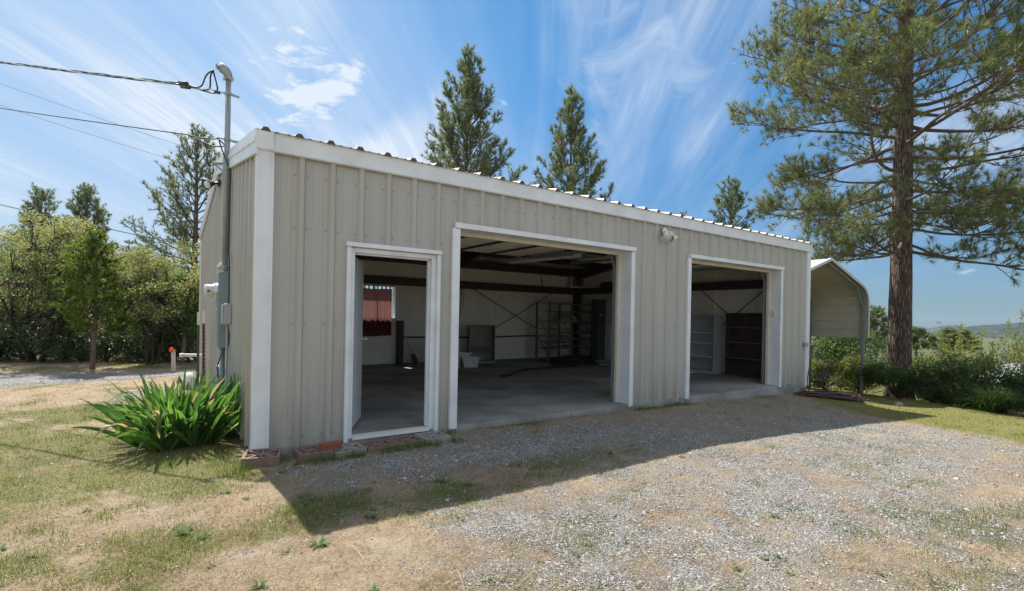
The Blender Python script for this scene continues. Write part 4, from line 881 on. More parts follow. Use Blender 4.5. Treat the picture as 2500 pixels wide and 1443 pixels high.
mb = MB(); mb.box(-0.23, -0.2, 0, 0.23, 0.35, 0.74, MM); b_ = Q(mb, 'body', M['greymetal'], bevel=0.004)
for z in (0.04, 0.39):
    mb = MB(); mb.box(-0.21, -0.213, z, 0.21, -0.2005, z + 0.32, MM); d_ = Q(mb, 'drawer', M['greymetal'], b_)
    mb = MB(); mb.box(-0.05, -0.23, z + 0.2, 0.05, -0.2132, z + 0.225, MM); Q(mb, 'handle', M['alu'], b_)
def tub(label, x, y, a, z):
    t = thing('plastic_tub', label, 'tub', (x, y, z), None); Q = At(t); MM = rotz(a, (x, y, z)); mb = MB()
    w0, d0, w1, d1, h = 0.17, 0.12, 0.22, 0.16, 0.27
    def ring(w, d, z): return [(-w, -d, z), (w, -d, z), (w, d, z), (-w, d, z)]
    V = ring(w0, d0, 0.004) + ring(w1, d1, h) + ring(w1 + .025, d1 + .025, h) + ring(w1 + .025, d1 + .025, h - .035) + ring(w1 - .01, d1 - .01, h - .003) + ring(w0 - .01, d0 - .01, 0.02)
    f = [(3, 2, 1, 0)]
    for k, (a_, b_) in enumerate(((0, 4), (12, 8), (8, 16), (16, 20))): f += [(a_ + i, a_ + (i + 1) % 4, b_ + (i + 1) % 4, b_ + i) for i in range(4)]
    f += [(4 + i, 4 + (i + 1) % 4, 12 + (i + 1) % 4, 12 + i) for i in range(4)] + [(20, 21, 22, 23)]
    V = np.array(V) @ MM[0].T + MM[1]; mb.add(V, f); Q(mb, 'body', M['white'], bevel=0.004)
tub('white plastic tub with wide rim in front of the low bookcase', 5.86, 5.86, -0.45, 0.0)
tub('white plastic tub behind the front tub by the filing cabinet', 5.84, 6.34, -0.2, 0.08)
# steel rack
rk = thing('steel_rack', 'open steel shelving rack in the back right corner', 'shelving rack', (9.85, 6.6, 0)); Q = At(rk); MM = rotz(0.14, (8.82, 6.28, 0.002)); W, Dp, H = 2.05, 0.52, 1.80
for x in (0, 1.03, W):
    for y in (0, Dp): mb = MB(); mb.box(x - 0.03, y - 0.02, 0, x + 0.03, y + 0.02, H, MM); Q(mb, 'upright', M['rackmetal'])
    mb = MB()
    for z0, z1 in ((0.15, 0.75), (0.75, 1.35)):
        a, b = np.array([x + .02, 0, z0]), np.array([x + .02, Dp, z1]); mb.bar(a @ MM[0].T + MM[1], b @ MM[0].T + MM[1], 0.012, 0.02)
    Q(mb, 'side_brace', M['rackmetal'])
for b0, b1, zs in ((0.03, 1.0, (0.05, 0.38, 0.56, 0.74, 0.96, 1.18, 1.50, 1.76)), (1.06, W - 0.03, (0.1, 0.42, 0.64, 0.84, 1.18, 1.5, 1.74))):
    for z in zs: mb = MB(); mb.box(b0, -0.012, z, b1, Dp + 0.012, z + 0.016, MM); mb.box(b0, -0.022, z - 0.02, b1, -0.0125, z + 0.02, MM); Q(mb, 'shelf', M['rackmetal'])
mb = MB(); c = np.array([1.1, 0.2, 1.20]) @ MM[0].T + MM[1]
th, ph = np.meshgrid(np.linspace(0, 2 * math.pi, 25)[:-1], np.linspace(0, math.pi / 2, 9)); rr_ = 1 + 0.3 * (fbm(th * 2, ph * 3, 1.2, 3, 9) - 0.5)
V = np.stack([c[0] + 0.36 * rr_ * np.cos(th) * np.cos(ph), c[1] + 0.17 * rr_ * np.sin(th) * np.cos(ph), c[2] + 0.005 + 0.24 * rr_ * np.sin(ph)], -1).reshape(-1, 3)
mb.add(V, [(i * 24 + k, i * 24 + (k + 1) % 24, (i + 1) * 24 + (k + 1) % 24, (i + 1) * 24 + k) for i in range(8) for k in range(24)]); o = mb.build('cloth_bundle', M['fabricgrey'], smooth=True, loc=c); tag(o, 'crumpled grey cloth bundle on the steel rack', 'cloth')
# leaning window sash on the girt, shovel, tall locker, boards, hoses
t = thing('window_sash', 'white framed window sash leaning on the girt in the back right corner', 'window sash', (10.62, 7.1, 2.3)); Q = At(t); tl = np.array([0.06, 0.25, 0]); 
def sp_(u, v, w=0): return (10.36 + u * 0.62 + v * 0.10, 7.12 + v * 0.10 - w - u * .05, 2.32 + v * 0.50)
mb = MB()
for (u0, v0, u1, v1) in ((0, 0, 0.1, 1), (0.9, 0, 1, 1), (0.1, 0, 0.9, 0.1), (0.1, 0.9, 0.9, 1)): mb.hexa([sp_(u0, v0), sp_(u1, v0), sp_(u1, v0, .03), sp_(u0, v0, .03), sp_(u0, v1), sp_(u1, v1), sp_(u1, v1, .03), sp_(u0, v1, .03)])
Q(mb, 'frame', M['white']); mb = MB(); mb.hexa([sp_(.1, .1, .01), sp_(.9, .1, .01), sp_(.9, .1, .014), sp_(.1, .1, .014), sp_(.1, .9, .01), sp_(.9, .9, .01), sp_(.9, .9, .014), sp_(.1, .9, .014)]); Q(mb, 'pane', M['glass'])
t = thing('shovel', 'shovel leaning against the dark post by the entry door view', 'shovel', (4.62, 6.9, 0)); Q = At(t)
mb = MB(); mb.tube([(4.60, 7.18, 0.80), (4.74, 6.95, 0.28)], 0.015, 8); Q(mb, 'handle', M['greymetal'])
mb = MB(); mb.add([(4.69, 6.96, 0.30), (4.80, 6.94, 0.30), (4.86, 6.90, 0.14), (4.83, 6.86, 0.02), (4.74, 6.88, 0.03), (4.70, 6.92, 0.15), (4.77, 6.935, 0.18), (4.70, 6.975, 0.30), (4.81, 6.955, 0.30), (4.87, 6.915, 0.14), (4.84, 6.875, 0.02), (4.75, 6.895, 0.03), (4.71, 6.935, 0.15), (4.78, 6.95, 0.18)], [(0, 6, 1), (1, 6, 2), (2, 6, 3), (3, 6, 4), (4, 6, 5), (5, 6, 0), (7, 8, 13), (8, 9, 13), (9, 10, 13), (10, 11, 13), (11, 12, 13), (12, 7, 13), (0, 1, 8, 7), (1, 2, 9, 8), (2, 3, 10, 9), (3, 4, 11, 10), (4, 5, 12, 11), (5, 0, 7, 12)]); Q(mb, 'blade', M['steel'])
t = thing('locker', 'tall narrow dark green locker by the right wall of the wide bay', 'locker', (10.75, 6.2, 0)); Q = At(t)
mb = MB(); mb.box(10.62, 6.06, 0.003, 10.95, 6.36, 1.93); b_ = Q(mb, 'body', mat('lockergreen', (0.06, 0.08, 0.078), 0.4), bevel=0.004)
mb = MB(); mb.box(10.70, 6.045, 1.42, 10.78, 6.0595, 1.45); Q(mb, 'handle', M['alu'], b_)
def board(label, a, b, w, h, m='wood'):
    a = np.array(a); b = np.array(b); mb = MB(); mb.bar(a, b, w, h); o = mb.build('board', M[m], bevel=0.002, loc=(a + b) / 2); tag(o, label, 'board', 'pale boards on the workshop floor')
board('pale board lying below the locker, nearest the rack', (9.7, 5.95, 0.02), (10.75, 5.75, 0.02), 0.12, 0.034)
board('pale board in the middle of the boards below the locker', (10.0, 5.62, 0.02), (10.85, 5.42, 0.02), 0.14, 0.034)
board('long pale board nearest the entrance among those below the locker', (9.5, 4.85, 0.02), (10.8, 4.75, 0.02), 0.10, 0.034)
board('white board lying on the floor by the grey bookcase in the right bay', (9.85, 2.25, 0.02), (10.6, 2.42, 0.02), 0.10, 0.034, 'white')
board('white board stacked across another by the grey bookcase', (9.80, 2.36, 0.056), (10.5, 2.60, 0.056), 0.12, 0.034, 'white')
for k, (z, dx) in enumerate(((2.34, 0), (2.40, 0.05), (2.46, -0.04))):
    mb = MB(); a = np.array((10.95, 4.4 + dx, z)); b = np.array((10.95, 6.25 + dx, z)); mb.bar(a, b, 0.12, 0.05); o = mb.build('stored_plank', M['brown'], loc=(a + b) / 2); tag(o, ['dark plank at the bottom of the pile on the right wall girt', 'dark plank in the middle of the pile on the right wall girt', 'dark plank on top of the pile on the right wall girt'][k], 'plank', 'dark planks stored on the girt')
cable('rubber_hose', 'black rubber hose snaking across the workshop floor', smooth_path([(5.35, 3.70, 0.03), (5.75, 3.85, 0.025), (6.1, 4.25, 0.025), (6.6, 4.55, 0.025), (7.4, 4.72, 0.025), (8.3, 4.72, 0.025), (8.8, 4.95, 0.025)]), 0.024, 'hose', m='rubber')
pts = [(9.1 + (0.78 - 0.05 * k % .3) * math.cos(a), 5.45 + (0.55 - 0.04 * k % .2) * math.sin(a), 0.03 + 0.02 * k + 0.02 * math.sin(3 * a)) for k in range(7) for a in np.linspace(0, 2 * math.pi, 14)[:-1]]
cable('coiled_hose', 'black hose coiled in a heap before the steel rack', smooth_path(pts, 150), 0.028, 'hose', m='rubber')
cable('hanging_cord', 'dark pull cord hanging from the ceiling before the back wall', smooth_path([(7.48, 5.0, 2.95), (7.47, 5.0, 2.75), (7.50, 5.0, 2.62), (7.44, 5.0, 2.45), (7.46, 5.0, 2.3), (7.52, 5.0, 2.14)]), 0.012, 'cord')
# shop light
t = thing('shop_light', 'long white fluorescent shop light hanging under the roof in the wide bay', 'ceiling light', (5.3, 2.4, 2.5)); Q = At(t)
a, b = np.array([5.43, 1.40, 2.50]), np.array([5.20, 3.40, 2.50]); mb = MB(); d_ = (b - a) / np.linalg.norm(b - a); r_ = np.array([d_[1], -d_[0], 0])
for (u0, w0, u1, w1) in ((-0.13, -0.05, -0.04, 0.03), (-0.04, 0.03, 0.04, 0.03), (0.04, 0.03, 0.13, -0.05)): mb.hexa([a + r_ * u0 + (0, 0, w0), a + r_ * u1 + (0, 0, w1), b + r_ * u1 + (0, 0, w1), b + r_ * u0 + (0, 0, w0), a + r_ * u0 + (0, 0, w0 + .006), a + r_ * u1 + (0, 0, w1 + .006), b + r_ * u1 + (0, 0, w1 + .006), b + r_ * u0 + (0, 0, w0 + .006)])
Q(mb, 'reflector', M['white']); mb = MB(); mb.bar(a + (0, 0, 0.012) - d_ * 0.03, a + (0, 0, 0.012) + d_ * 0.02, 0.14, 0.10); Q(mb, 'end_cap', M['white'])
for s_ in (-0.05, 0.05): mb = MB(); mb.tube([a + r_ * s_ + d_ * .03, b + r_ * s_], 0.014, 8); Q(mb, 'tube', M['lens'])
for f_ in (0.15, 0.85): mb = MB(); c = a + (b - a) * f_; mb.tube([c + (0, 0, .036), c + (0, 0, 0.55)], 0.003, 4); Q(mb, 'chain', M['alu'])
mb = MB(); c = np.array((2.62, 1.9, 2.45)); mb.lathe([(0, 0), (0.085, 0.0), (0.085, 0.05), (0.06, 0.07), (0, 0.07)], c, (0.3, -1, 0), 16); o = mb.build('wall_clock', M['white'], smooth=True, loc=c)
tag(o, 'pale round fitting glimpsed behind the left frame of the wide bay', 'fitting')
# curtains
def curtain(label, place, w, z0, z1, seed, tabs):
    t = thing('curtain', label, 'curtain', place(w / 2, 0, (z0 + z1) / 2)); Q = At(t); us = np.linspace(0, w, 90); zs = np.linspace(z0, z1, 16); V = []
    for z in zs:
        for u in us:
            a = 0.35 + 0.65 * (z1 - z) / (z1 - z0); V.append(place(u, a * (0.014 * math.sin(u * 38 + 2 * math.sin(u * 7 + seed)) + 0.012 * math.sin(u * 90 + seed)), z + 0.01 * math.sin(u * 9)))
    mb = MB(); mb.add(V, [(i * 90 + k, i * 90 + k + 1, (i + 1) * 90 + k + 1, (i + 1) * 90 + k) for i in range(15) for k in range(89)]); Q(mb, 'cloth', M['curtain'], smooth=True)
    for k in range(tabs):
        u = (k + 0.5) * w / tabs; mb = MB(); p, q = place(u - 0.02, 0, z1 + 0.01), place(u + 0.02, 0, z1 + 0.10); a_, b_ = place(u - .02, .006, z1 - .01), place(u + .02, .006, z1 - .01)
        mb.add([place(u - .02, 0.004, z1 - .02), place(u + .02, .004, z1 - .02), place(u + .02, 0.004, z1 + .09), place(u - .02, 0.004, z1 + .09)], [(0, 1, 2, 3)]); Q(mb, 'tab', M['brown'])
    mb = MB(); mb.tube([place(-0.08, 0, z1 + 0.08), place(w + 0.08, 0, z1 + 0.08)], 0.010, 8); Q(mb, 'rod', M['alu'])
curtain('sunlit red tab curtain over the back window seen through the entry door', lambda u, h, z: (3.24 + u, BD - 0.205 - h, z), 1.02, 0.76, 1.98, 1.0, 9)
curtain('dark red curtain beside the white window frame at the right wall of the wide bay', lambda u, h, z: (BL - 0.24 - h, 5.1 + u, z), 0.55, 1.1, 2.1, 2.0, 5)

# ------------------------------------------------------------------ neighbour's house below the yard
hs = thing('house', 'neighbouring house with pale grey hipped roof beyond the right shrubs', 'house', (33, 1.0, -4.5)); Q = At(hs); hr_ = VIEW_F * math.cos(.70) + VIEW_R * math.sin(.70); hp_ = VIEW_R * math.cos(.70) - VIEW_F * math.sin(.70); hc_ = CAM + 36 * hr_ + 4.7 * hp_; HM = rotz(-YAW - .70, (hc_[0], hc_[1], 0))
def hp(x, y, z): return np.array([x, y, z]) @ HM[0].T + HM[1]
mb = MB(); mb.box(-3.4, -3.9, -5.6, 14.0, 3.9, -1.75, HM); Q(mb, 'wall', mat('housewall', (0.36, 0.33, 0.29), 0.8, col2=(0.31, 0.28, 0.25), scale=2))
mb = MB(); e = -1.70; rz = 0.16; w_, l0, l1 = 4.5, -4.1, 14.6
V = [hp(l0, -w_, e), hp(l1, -w_, e), hp(l1, w_, e), hp(l0, w_, e), hp(l0 + 4.6, 0, rz), hp(l1 - 4.6, 0, rz)]
V += [v + np.array([0, 0, -0.16]) for v in V[:4]]
mb.add(V, [(0, 1, 5, 4), (1, 2, 5), (2, 3, 4, 5), (3, 0, 4), (6, 7, 1, 0), (7, 8, 2, 1), (8, 9, 3, 2), (9, 6, 0, 3), (9, 8, 7, 6)]); rf = Q(mb, 'roof', mat('houseroof', (0.24, 0.245, 0.26), 0.7, col2=(0.19, 0.195, 0.21), scale=14, stretch=(1, 1, 6), det=4))
mb = MB(); mb.box(l0 - .05, -w_ - 0.10, e - 0.20, l1 + .05, -w_ - 0.005, e - 0.03, HM); Q(mb, 'gutter', M['white'], rf)
mb = MB(); mb.box(l0 - 0.10, -w_, e - 0.20, l0 - 0.005, w_, e - 0.03, HM); Q(mb, 'gutter', M['white'], rf)
mb = MB(); mb.box(6.2, 0.5, -0.6, 6.7, 1.0, 0.75, HM); Q(mb, 'chimney', M['greymetal'], rf)
for x in (-1.2, 2.6, 6.0):
    mb = MB(); mb.box(x, -3.93, -3.6, x + 1.3, -3.905, -2.4, HM); Q(mb, 'window', M['glass'])

# ------------------------------------------------------------------ vegetation helpers
def unit(v): return v / (np.linalg.norm(v, axis=-1, keepdims=True) + 1e-9)
def tufts(mb, P, D, rng, k, length, width, spread, fwd=1.0, rb=None):
    """k needles bursting from each shoot end"""
    n = len(P); P = np.repeat(P, k, 0); D = np.repeat(D, k, 0); rr_ = np.repeat(rng.random(n) if rb is None else rb, k)
    d = unit(D * fwd + rng.normal(0, spread, P.shape)); s = unit(np.cross(d, rng.normal(0, 1, P.shape)))
    L = length * rng.uniform(0.65, 1.1, (len(P), 1)); w = width * 0.5
    p0 = P - D * rng.uniform(0, 0.35, (len(P), 1)) * length
    tip = p0 + d * L; tip[:, 2] -= 0.10 * L[:, 0]
    v = np.stack([p0 - s * w, p0 + s * w, tip], 1).reshape(-1, 3)
    mb.add(v, [np.arange(len(v)).reshape(-1, 3)], np.repeat(np.clip(rr_ * 0.75 + rng.random(len(P)) * 0.3, 0, 1), 3))
def leaves(mb, P, rng, size, aspect=0.55, up=0.3, rnd=None, D=None):
    n = len(P); d = rng.normal(0, 1, (n, 3)); d[:, 2] += up
    if D is not None: d = d * 0.8 + D
    d = unit(d); s = unit(np.cross(d, rng.normal(0, 1, (n, 3)))); L = size * rng.uniform(0.6, 1.25, (n, 1)); w = L * aspect * 0.5
    v = np.stack([P, P + d * L * 0.5 - s * w, P + d * L, P + d * L * 0.5 + s * w], 1).reshape(-1, 3)
    r_ = rng.random(n) if rnd is None else rnd
    mb.add(v, [np.arange(len(v)).reshape(-1, 4)], np.repeat(np.clip(r_, 0, 1), 4))
def curve(p0, d0, L, n, rng, wob=0.08, bend=(0, 0, 0)):
    pts = [np.array(p0, float)]; d = np.array(d0, float); bend = np.array(bend, float)
    for i in range(n):
        d = d + bend / n + rng.normal(0, wob, 3); d /= np.linalg.norm(d); pts.append(pts[-1] + d * L / n)
    return np.array(pts)
def lerp_path(p, t):
    f = np.clip(t, 0, 1) * (len(p) - 1); i = np.minimum(f.astype(int), len(p) - 2); w = (f - i)[:, None]
    return p[i] * (1 - w) + p[i + 1] * w, unit(p[i + 1] - p[i])

def pine(label, base, top_z, z0, rad, seed, levels=16, per=5, el_top=55, el_bot=12, nl=0.20, nw=0.016, k=14, trunk=0.13, m='needle_blue', subs=6, gap=0.25, group='pines behind the workshop', shape=0.8, upturn=0.5, name='pine_tree', prune=0.0, dens=1.0, lean=(0, 0), spread=0.62, tilt_side=0.0):
    rng = np.random.default_rng(seed); base = np.array(base, float); H = top_z - base[2]
    t = thing(name, label, 'pine tree', tuple(base), group); Q = At(t)
    tz = np.linspace(0, 1, 14); tr = np.stack([base[0] + lean[0] * tz + 0.012 * H * np.sin(tz * 5 + seed) * tz * (1 - tz), base[1] + lean[1] * tz, base[2] - 0.2 + (H + 0.2) * tz], 1)
    mb = MB(); mb.tube(tr, trunk * (1 - tz) ** 0.85 + 0.012, 9); Q(mb, 'trunk', M['greytrunk'] if trunk < 0.3 else M['bark'], smooth=True)
    br = MB(); nd = MB(); TP = []; TD = []
    for i in range(levels):
        f = ((i + 0.15 + rng.uniform(-.2, .2)) / levels); f = min(max(f, 0), 0.985); z = z0 + (top_z - z0) * f
        c, _ = lerp_path(tr, np.array([(z - base[2] + 0.2) / (H + 0.2)])); c = c[0]
        a0 = rng.uniform(0, 6.28)
        for j in range(per):
            if rng.random() < prune: continue
            a = a0 + j * 6.28 / per + rng.normal(0, 0.22); el = R(el_bot + (el_top - el_bot) * f ** 0.8 + rng.normal(0, 6))
            L = rad * (1 - f) ** shape * rng.uniform(0.62, 1.12) + 0.22
            d = np.array([math.cos(a) * math.cos(el), math.sin(a) * math.cos(el), math.sin(el)])
            p = curve(c, d, L, 7, rng, 0.05, (0, 0, upturn)); w = np.linspace(1, 0.25, len(p)) * (0.010 + 0.011 * L)
            br.tube(p, w, 4, cap=False)
            ns = max(2, int(subs * L / 1.2 * dens)); ts = rng.uniform(gap, 1.0, ns); q, qd = lerp_path(p, ts); 
            for b, bd, tt in zip(q, qd, ts):
                sd = unit(bd * 0.9 + np.cross(bd, rng.normal(0, 1, 3)) * 0.75 + np.array([0, 0, 0.25])); sl = (0.16 + 0.30 * L * (1 - tt) ** 0.7) * rng.uniform(0.6, 1.2)
                sp2 = curve(b, sd, sl, 3, rng, 0.1, (0, 0, 0.35)); br.tube(sp2, [0.008, 0.007, 0.006, 0.004], 3, cap=False)
                TP.append(sp2[-1]); TD.append(unit(sp2[-1] - sp2[-2]))
                if sl > 0.25: TP.append(sp2[1]); TD.append(unit(sp2[1] - sp2[0])); TP.append(sp2[2]); TD.append(unit(sp2[2] - sp2[1]))
            TP.append(p[-1]); TD.append(unit(p[-1] - p[-2]))
    TP.append(tr[-1]); TD.append(np.array([0, 0, 1.0])); 
    for s in np.linspace(0.90, 0.99, 5): TP.append(lerp_path(tr, np.array([s]))[0][0]); TD.append(np.array([0, 0, 1.0]))
    tufts(nd, np.array(TP), np.array(TD), rng, k, nl, nw, spread)
    Q(br, 'limbs', M['limb'], smooth=True); Q(nd, 'crown', M[m]); return t

def put(px, d, z=None):
    p = gd(px, 800, d); return (p[0], p[1], (g1(p[0], p[1]) if z is None else z))
# the large ponderosa at the right
def big_pine():
    rng = np.random.default_rng(12); bx, by = 17.95, 0.40; bz = g1(bx, by); top = 19.5
    t = thing('pine_tree', 'large ponderosa pine with thick furrowed trunk right of the carport', 'pine tree', (bx, by, bz)); Q = At(t)
    n = 70; z = np.linspace(bz - 0.3, top, n); f = (z - bz) / (top - bz)
    seg = 40; a = np.linspace(0, 2 * math.pi, seg, endpoint=False)
    rad = 0.295 * (1 - np.clip(f, 0, 1)) ** 0.62 + 0.02 + 0.10 * np.exp(-np.maximum(z - bz, 0) / 0.35)
    aa, zz = np.meshgrid(a, z); bumpy = 1 + 0.07 * (fbm(aa * 6.0, zz * 1.1, 1, 3, 3) - 0.5) * 2
    cx_ = bx + 0.0 * z; 
    V = np.stack([bx + rad[:, None] * bumpy * np.cos(aa), by + rad[:, None] * bumpy * np.sin(aa), zz], -1).reshape(-1, 3)
    i = np.arange(n - 1)[:, None] * seg + np.arange(seg)[None, :]; j = np.arange(n - 1)[:, None] * seg + (np.arange(seg)[None, :] + 1) % seg
    mb = MB(); mb.add(V, [np.stack([i, j, j + seg, i + seg], -1).reshape(-1, 4)]); Q(mb, 'trunk', M['bark'], smooth=True)
    br = MB(); nd = MB(); cones = MB(); TP = []; TD = []
    zl = 3.55; lev = []
    while zl < 16.5: lev.append(zl); zl += rng.uniform(0.25, 0.42)
    ga = 0.0
    for z_ in lev:
        ff = (z_ - bz) / (top - bz); r_ = 0.295 * (1 - ff) ** 0.62
        for j in range(3 if z_ < 13 else 2):
            ga += 2.39 + rng.normal(0, 0.25); a = ga
            # the crown reaches farthest at mid height
            L = 4.75 * (0.82 + 0.26 * math.sin(min(max((z_ - 3.0) / 9.0, 0), 1) * math.pi)) * (1 - max(0, (z_ - 10.5) / 11)) * rng.uniform(0.62, 1.08)
            if z_ < 5.2: L *= rng.uniform(0.72, 0.95)
            el = R(-24 + 5.5 * (z_ - 3.5) + rng.normal(0, 7)) if z_ < 6 else R(-10 + 3.0 * (z_ - 6) + rng.normal(0, 7)); el = min(el, R(28))
            d = np.array([math.cos(a) * math.cos(el), math.sin(a) * math.cos(el), math.sin(el)])
            p = curve((bx + r_ * .8 * math.cos(a), by + r_ * .8 * math.sin(a), z_), d, L, 12, rng, 0.075, (0, 0, 0.50)); br.tube(p, np.linspace(0.050, 0.009, 13) * (0.5 + L / 7.5), 6, cap=False)
            ns = int(5.0 * L); ts = np.sort(rng.uniform(0.40, 0.99, ns)); q, qd = lerp_path(p, ts); side = 1
            for b, bd, tt in zip(q, qd, ts):
                side = -side; lat = np.cross(bd, [0, 0, 1.0]) * side
                sd = unit(bd * rng.uniform(0.4, 1.0) + lat * rng.uniform(0.5, 1.1) + np.array([0, 0, rng.normal(0.05, 0.35)])); sl = (0.35 + 1.25 * math.sin(math.pi * min(tt * 0.8 + 0.12, 1))) * rng.uniform(0.45, 1.05) * min(L / 4.5, 1.1)
                sp2 = curve(b, sd, sl, 6, rng, 0.15, (0, 0, 0.55)); br.tube(sp2, np.linspace(0.0135, 0.005, 7), 4, cap=False)
                TP.append(sp2[-1]); TD.append(unit(sp2[-1] - sp2[-2]))
                for e in range(int(3 + sl * 2.9)):
                    u = rng.uniform(0.3, 0.95); b2, d2 = lerp_path(sp2, np.array([u])); b2 = b2[0]; d2 = d2[0]
                    td = unit(d2 * 0.8 + rng.normal(0, 0.6, 3) + np.array([0, 0, 0.3])); tl = rng.uniform(0.12, 0.42)
                    tp_ = curve(b2, td, tl, 3, rng, 0.15, (0, 0, 0.6)); br.tube(tp_, [0.007, 0.006, 0.005, 0.005], 3, cap=False)
                    TP.append(tp_[-1]); TD.append(unit(tp_[-1] - tp_[-2]))
                    if rng.random() < 0.035: cones.lathe([(0, -0.05), (0.032, -0.03), (0.04, 0), (0.025, 0.04), (0, 0.055)], tp_[-1], (0.2, 0.1, 1), 7)
            TP.append(p[-1]); TD.append(unit(p[-1] - p[-2]))
    TP = np.array(TP); TD = np.array(TD); brown = (rng.random(len(TP)) < 0.03)
    tufts(nd, TP, TD, rng, 31, 0.245, 0.0110, 0.62, 1.0, np.where(brown, 1.15, rng.random(len(TP)) * 0.85))
    Q(br, 'limbs', M['limb'], smooth=True); Q(nd, 'crown', M['needle']); cm = Q(cones, 'pine_cones', mat('cone', (0.13, 0.06, 0.035), 0.8), smooth=True); cm['kind'] = 'stuff'
big_pine()
pine('tall conical pine behind the roof, left of the two tallest over the workshop', put(1132, 25), 14.45, 3.2, 4.3, 1, levels=22, per=6, el_top=58, el_bot=14, k=17, trunk=0.15, shape=0.80, subs=8, nw=0.024, nl=0.25)
pine('slimmer conical pine behind the roof, right of the tallest one', put(1386, 25), 12.55, 2.6, 3.8, 2, levels=18, per=6, el_top=58, el_bot=16, k=18, trunk=0.13, shape=0.78, subs=7, nw=0.024, nl=0.25)
pine('bushy pine top showing above the right half of the roof', put(1778, 25), 8.15, 1.6, 2.1, 3, levels=13, per=6, el_top=52, el_bot=10, k=17, trunk=0.14, shape=0.55, subs=8, nw=0.024)
pine('tall open pine behind the left gable with bare lower trunk', put(472, 22), 8.95, 2.6, 3.0, 4, levels=18, per=5, el_top=58, el_bot=4, k=13, trunk=0.17, shape=0.62, subs=6, gap=0.3, nw=0.022, prune=0.05)
pine('pine top with three broad tiers over the far left shrubs', put(95, 33), 8.75, 3.6, 1.9, 5, levels=10, per=6, el_top=50, el_bot=25, k=14, trunk=0.16, shape=0.4, nw=0.03, nl=0.26)
pine('dense pine top over the left shrubs behind the bright sapling', put(207, 33), 9.15, 2.6, 2.6, 6, levels=14, per=6, el_top=52, el_bot=10, k=15, trunk=0.16, shape=0.6, nw=0.03, nl=0.26, subs=7)
pine('tiny distant pine tip over the gap between the shrubs, taller one', put(311, 46), 7.55, 3.5, 1.4, 7, levels=9, per=5, el_top=25, el_bot=-15, k=12, trunk=0.12, shape=0.9, nw=0.04, nl=0.26)
pine('tiny distant pine tip beside a taller one over the gap', put(347, 48), 7.15, 3.5, 1.0, 8, levels=7, per=4, el_top=25, el_bot=-15, k=9, trunk=0.12, shape=0.9, nw=0.04, nl=0.26)
pine('small pine tip just peeking over the roof by the bushy one', put(1662, 27), 7.05, 4.6, 0.55, 9, levels=6, per=3, el_top=70, el_bot=40, k=9, trunk=0.06, shape=0.8, nw=0.022)
dz = lambda x, y: g1(x, y)
GR = 'distant pines down the slope'
pine('slender open pine seen between the carport and the thick trunk', put(2141, 62), gd(2141, 757, 62)[2], gd(2141, 850, 62)[2], 2.6, 10, levels=10, per=5, el_top=40, el_bot=5, k=12, trunk=0.22, shape=0.5, nw=0.06, nl=0.5, group=GR, m='needle')
pine('dark conical pine on the slope before the blue hills', put(2317, 80), gd(2317, 804, 80)[2], gd(2317, 850, 80)[2], 2.4, 11, levels=12, per=6, el_top=20, el_bot=-12, k=14, trunk=0.3, shape=0.9, nw=0.09, nl=0.55, group=GR)
pine('rounder pine on the slope right of the dark conical one', put(2349, 85), gd(2349, 811, 85)[2], gd(2349, 852, 85)[2], 2.4, 12, levels=10, per=6, el_top=30, el_bot=-5, k=14, trunk=0.3, shape=0.6, nw=0.09, nl=0.55, group=GR, m='needle')
pine('dark pine half hidden by the thick trunk on the right', put(2238, 75), gd(2238, 806, 75)[2], gd(2238, 850, 75)[2], 2.6, 13, levels=9, per=6, el_top=25, el_bot=-10, k=14, trunk=0.3, shape=0.7, nw=0.09, nl=0.55, group=GR)

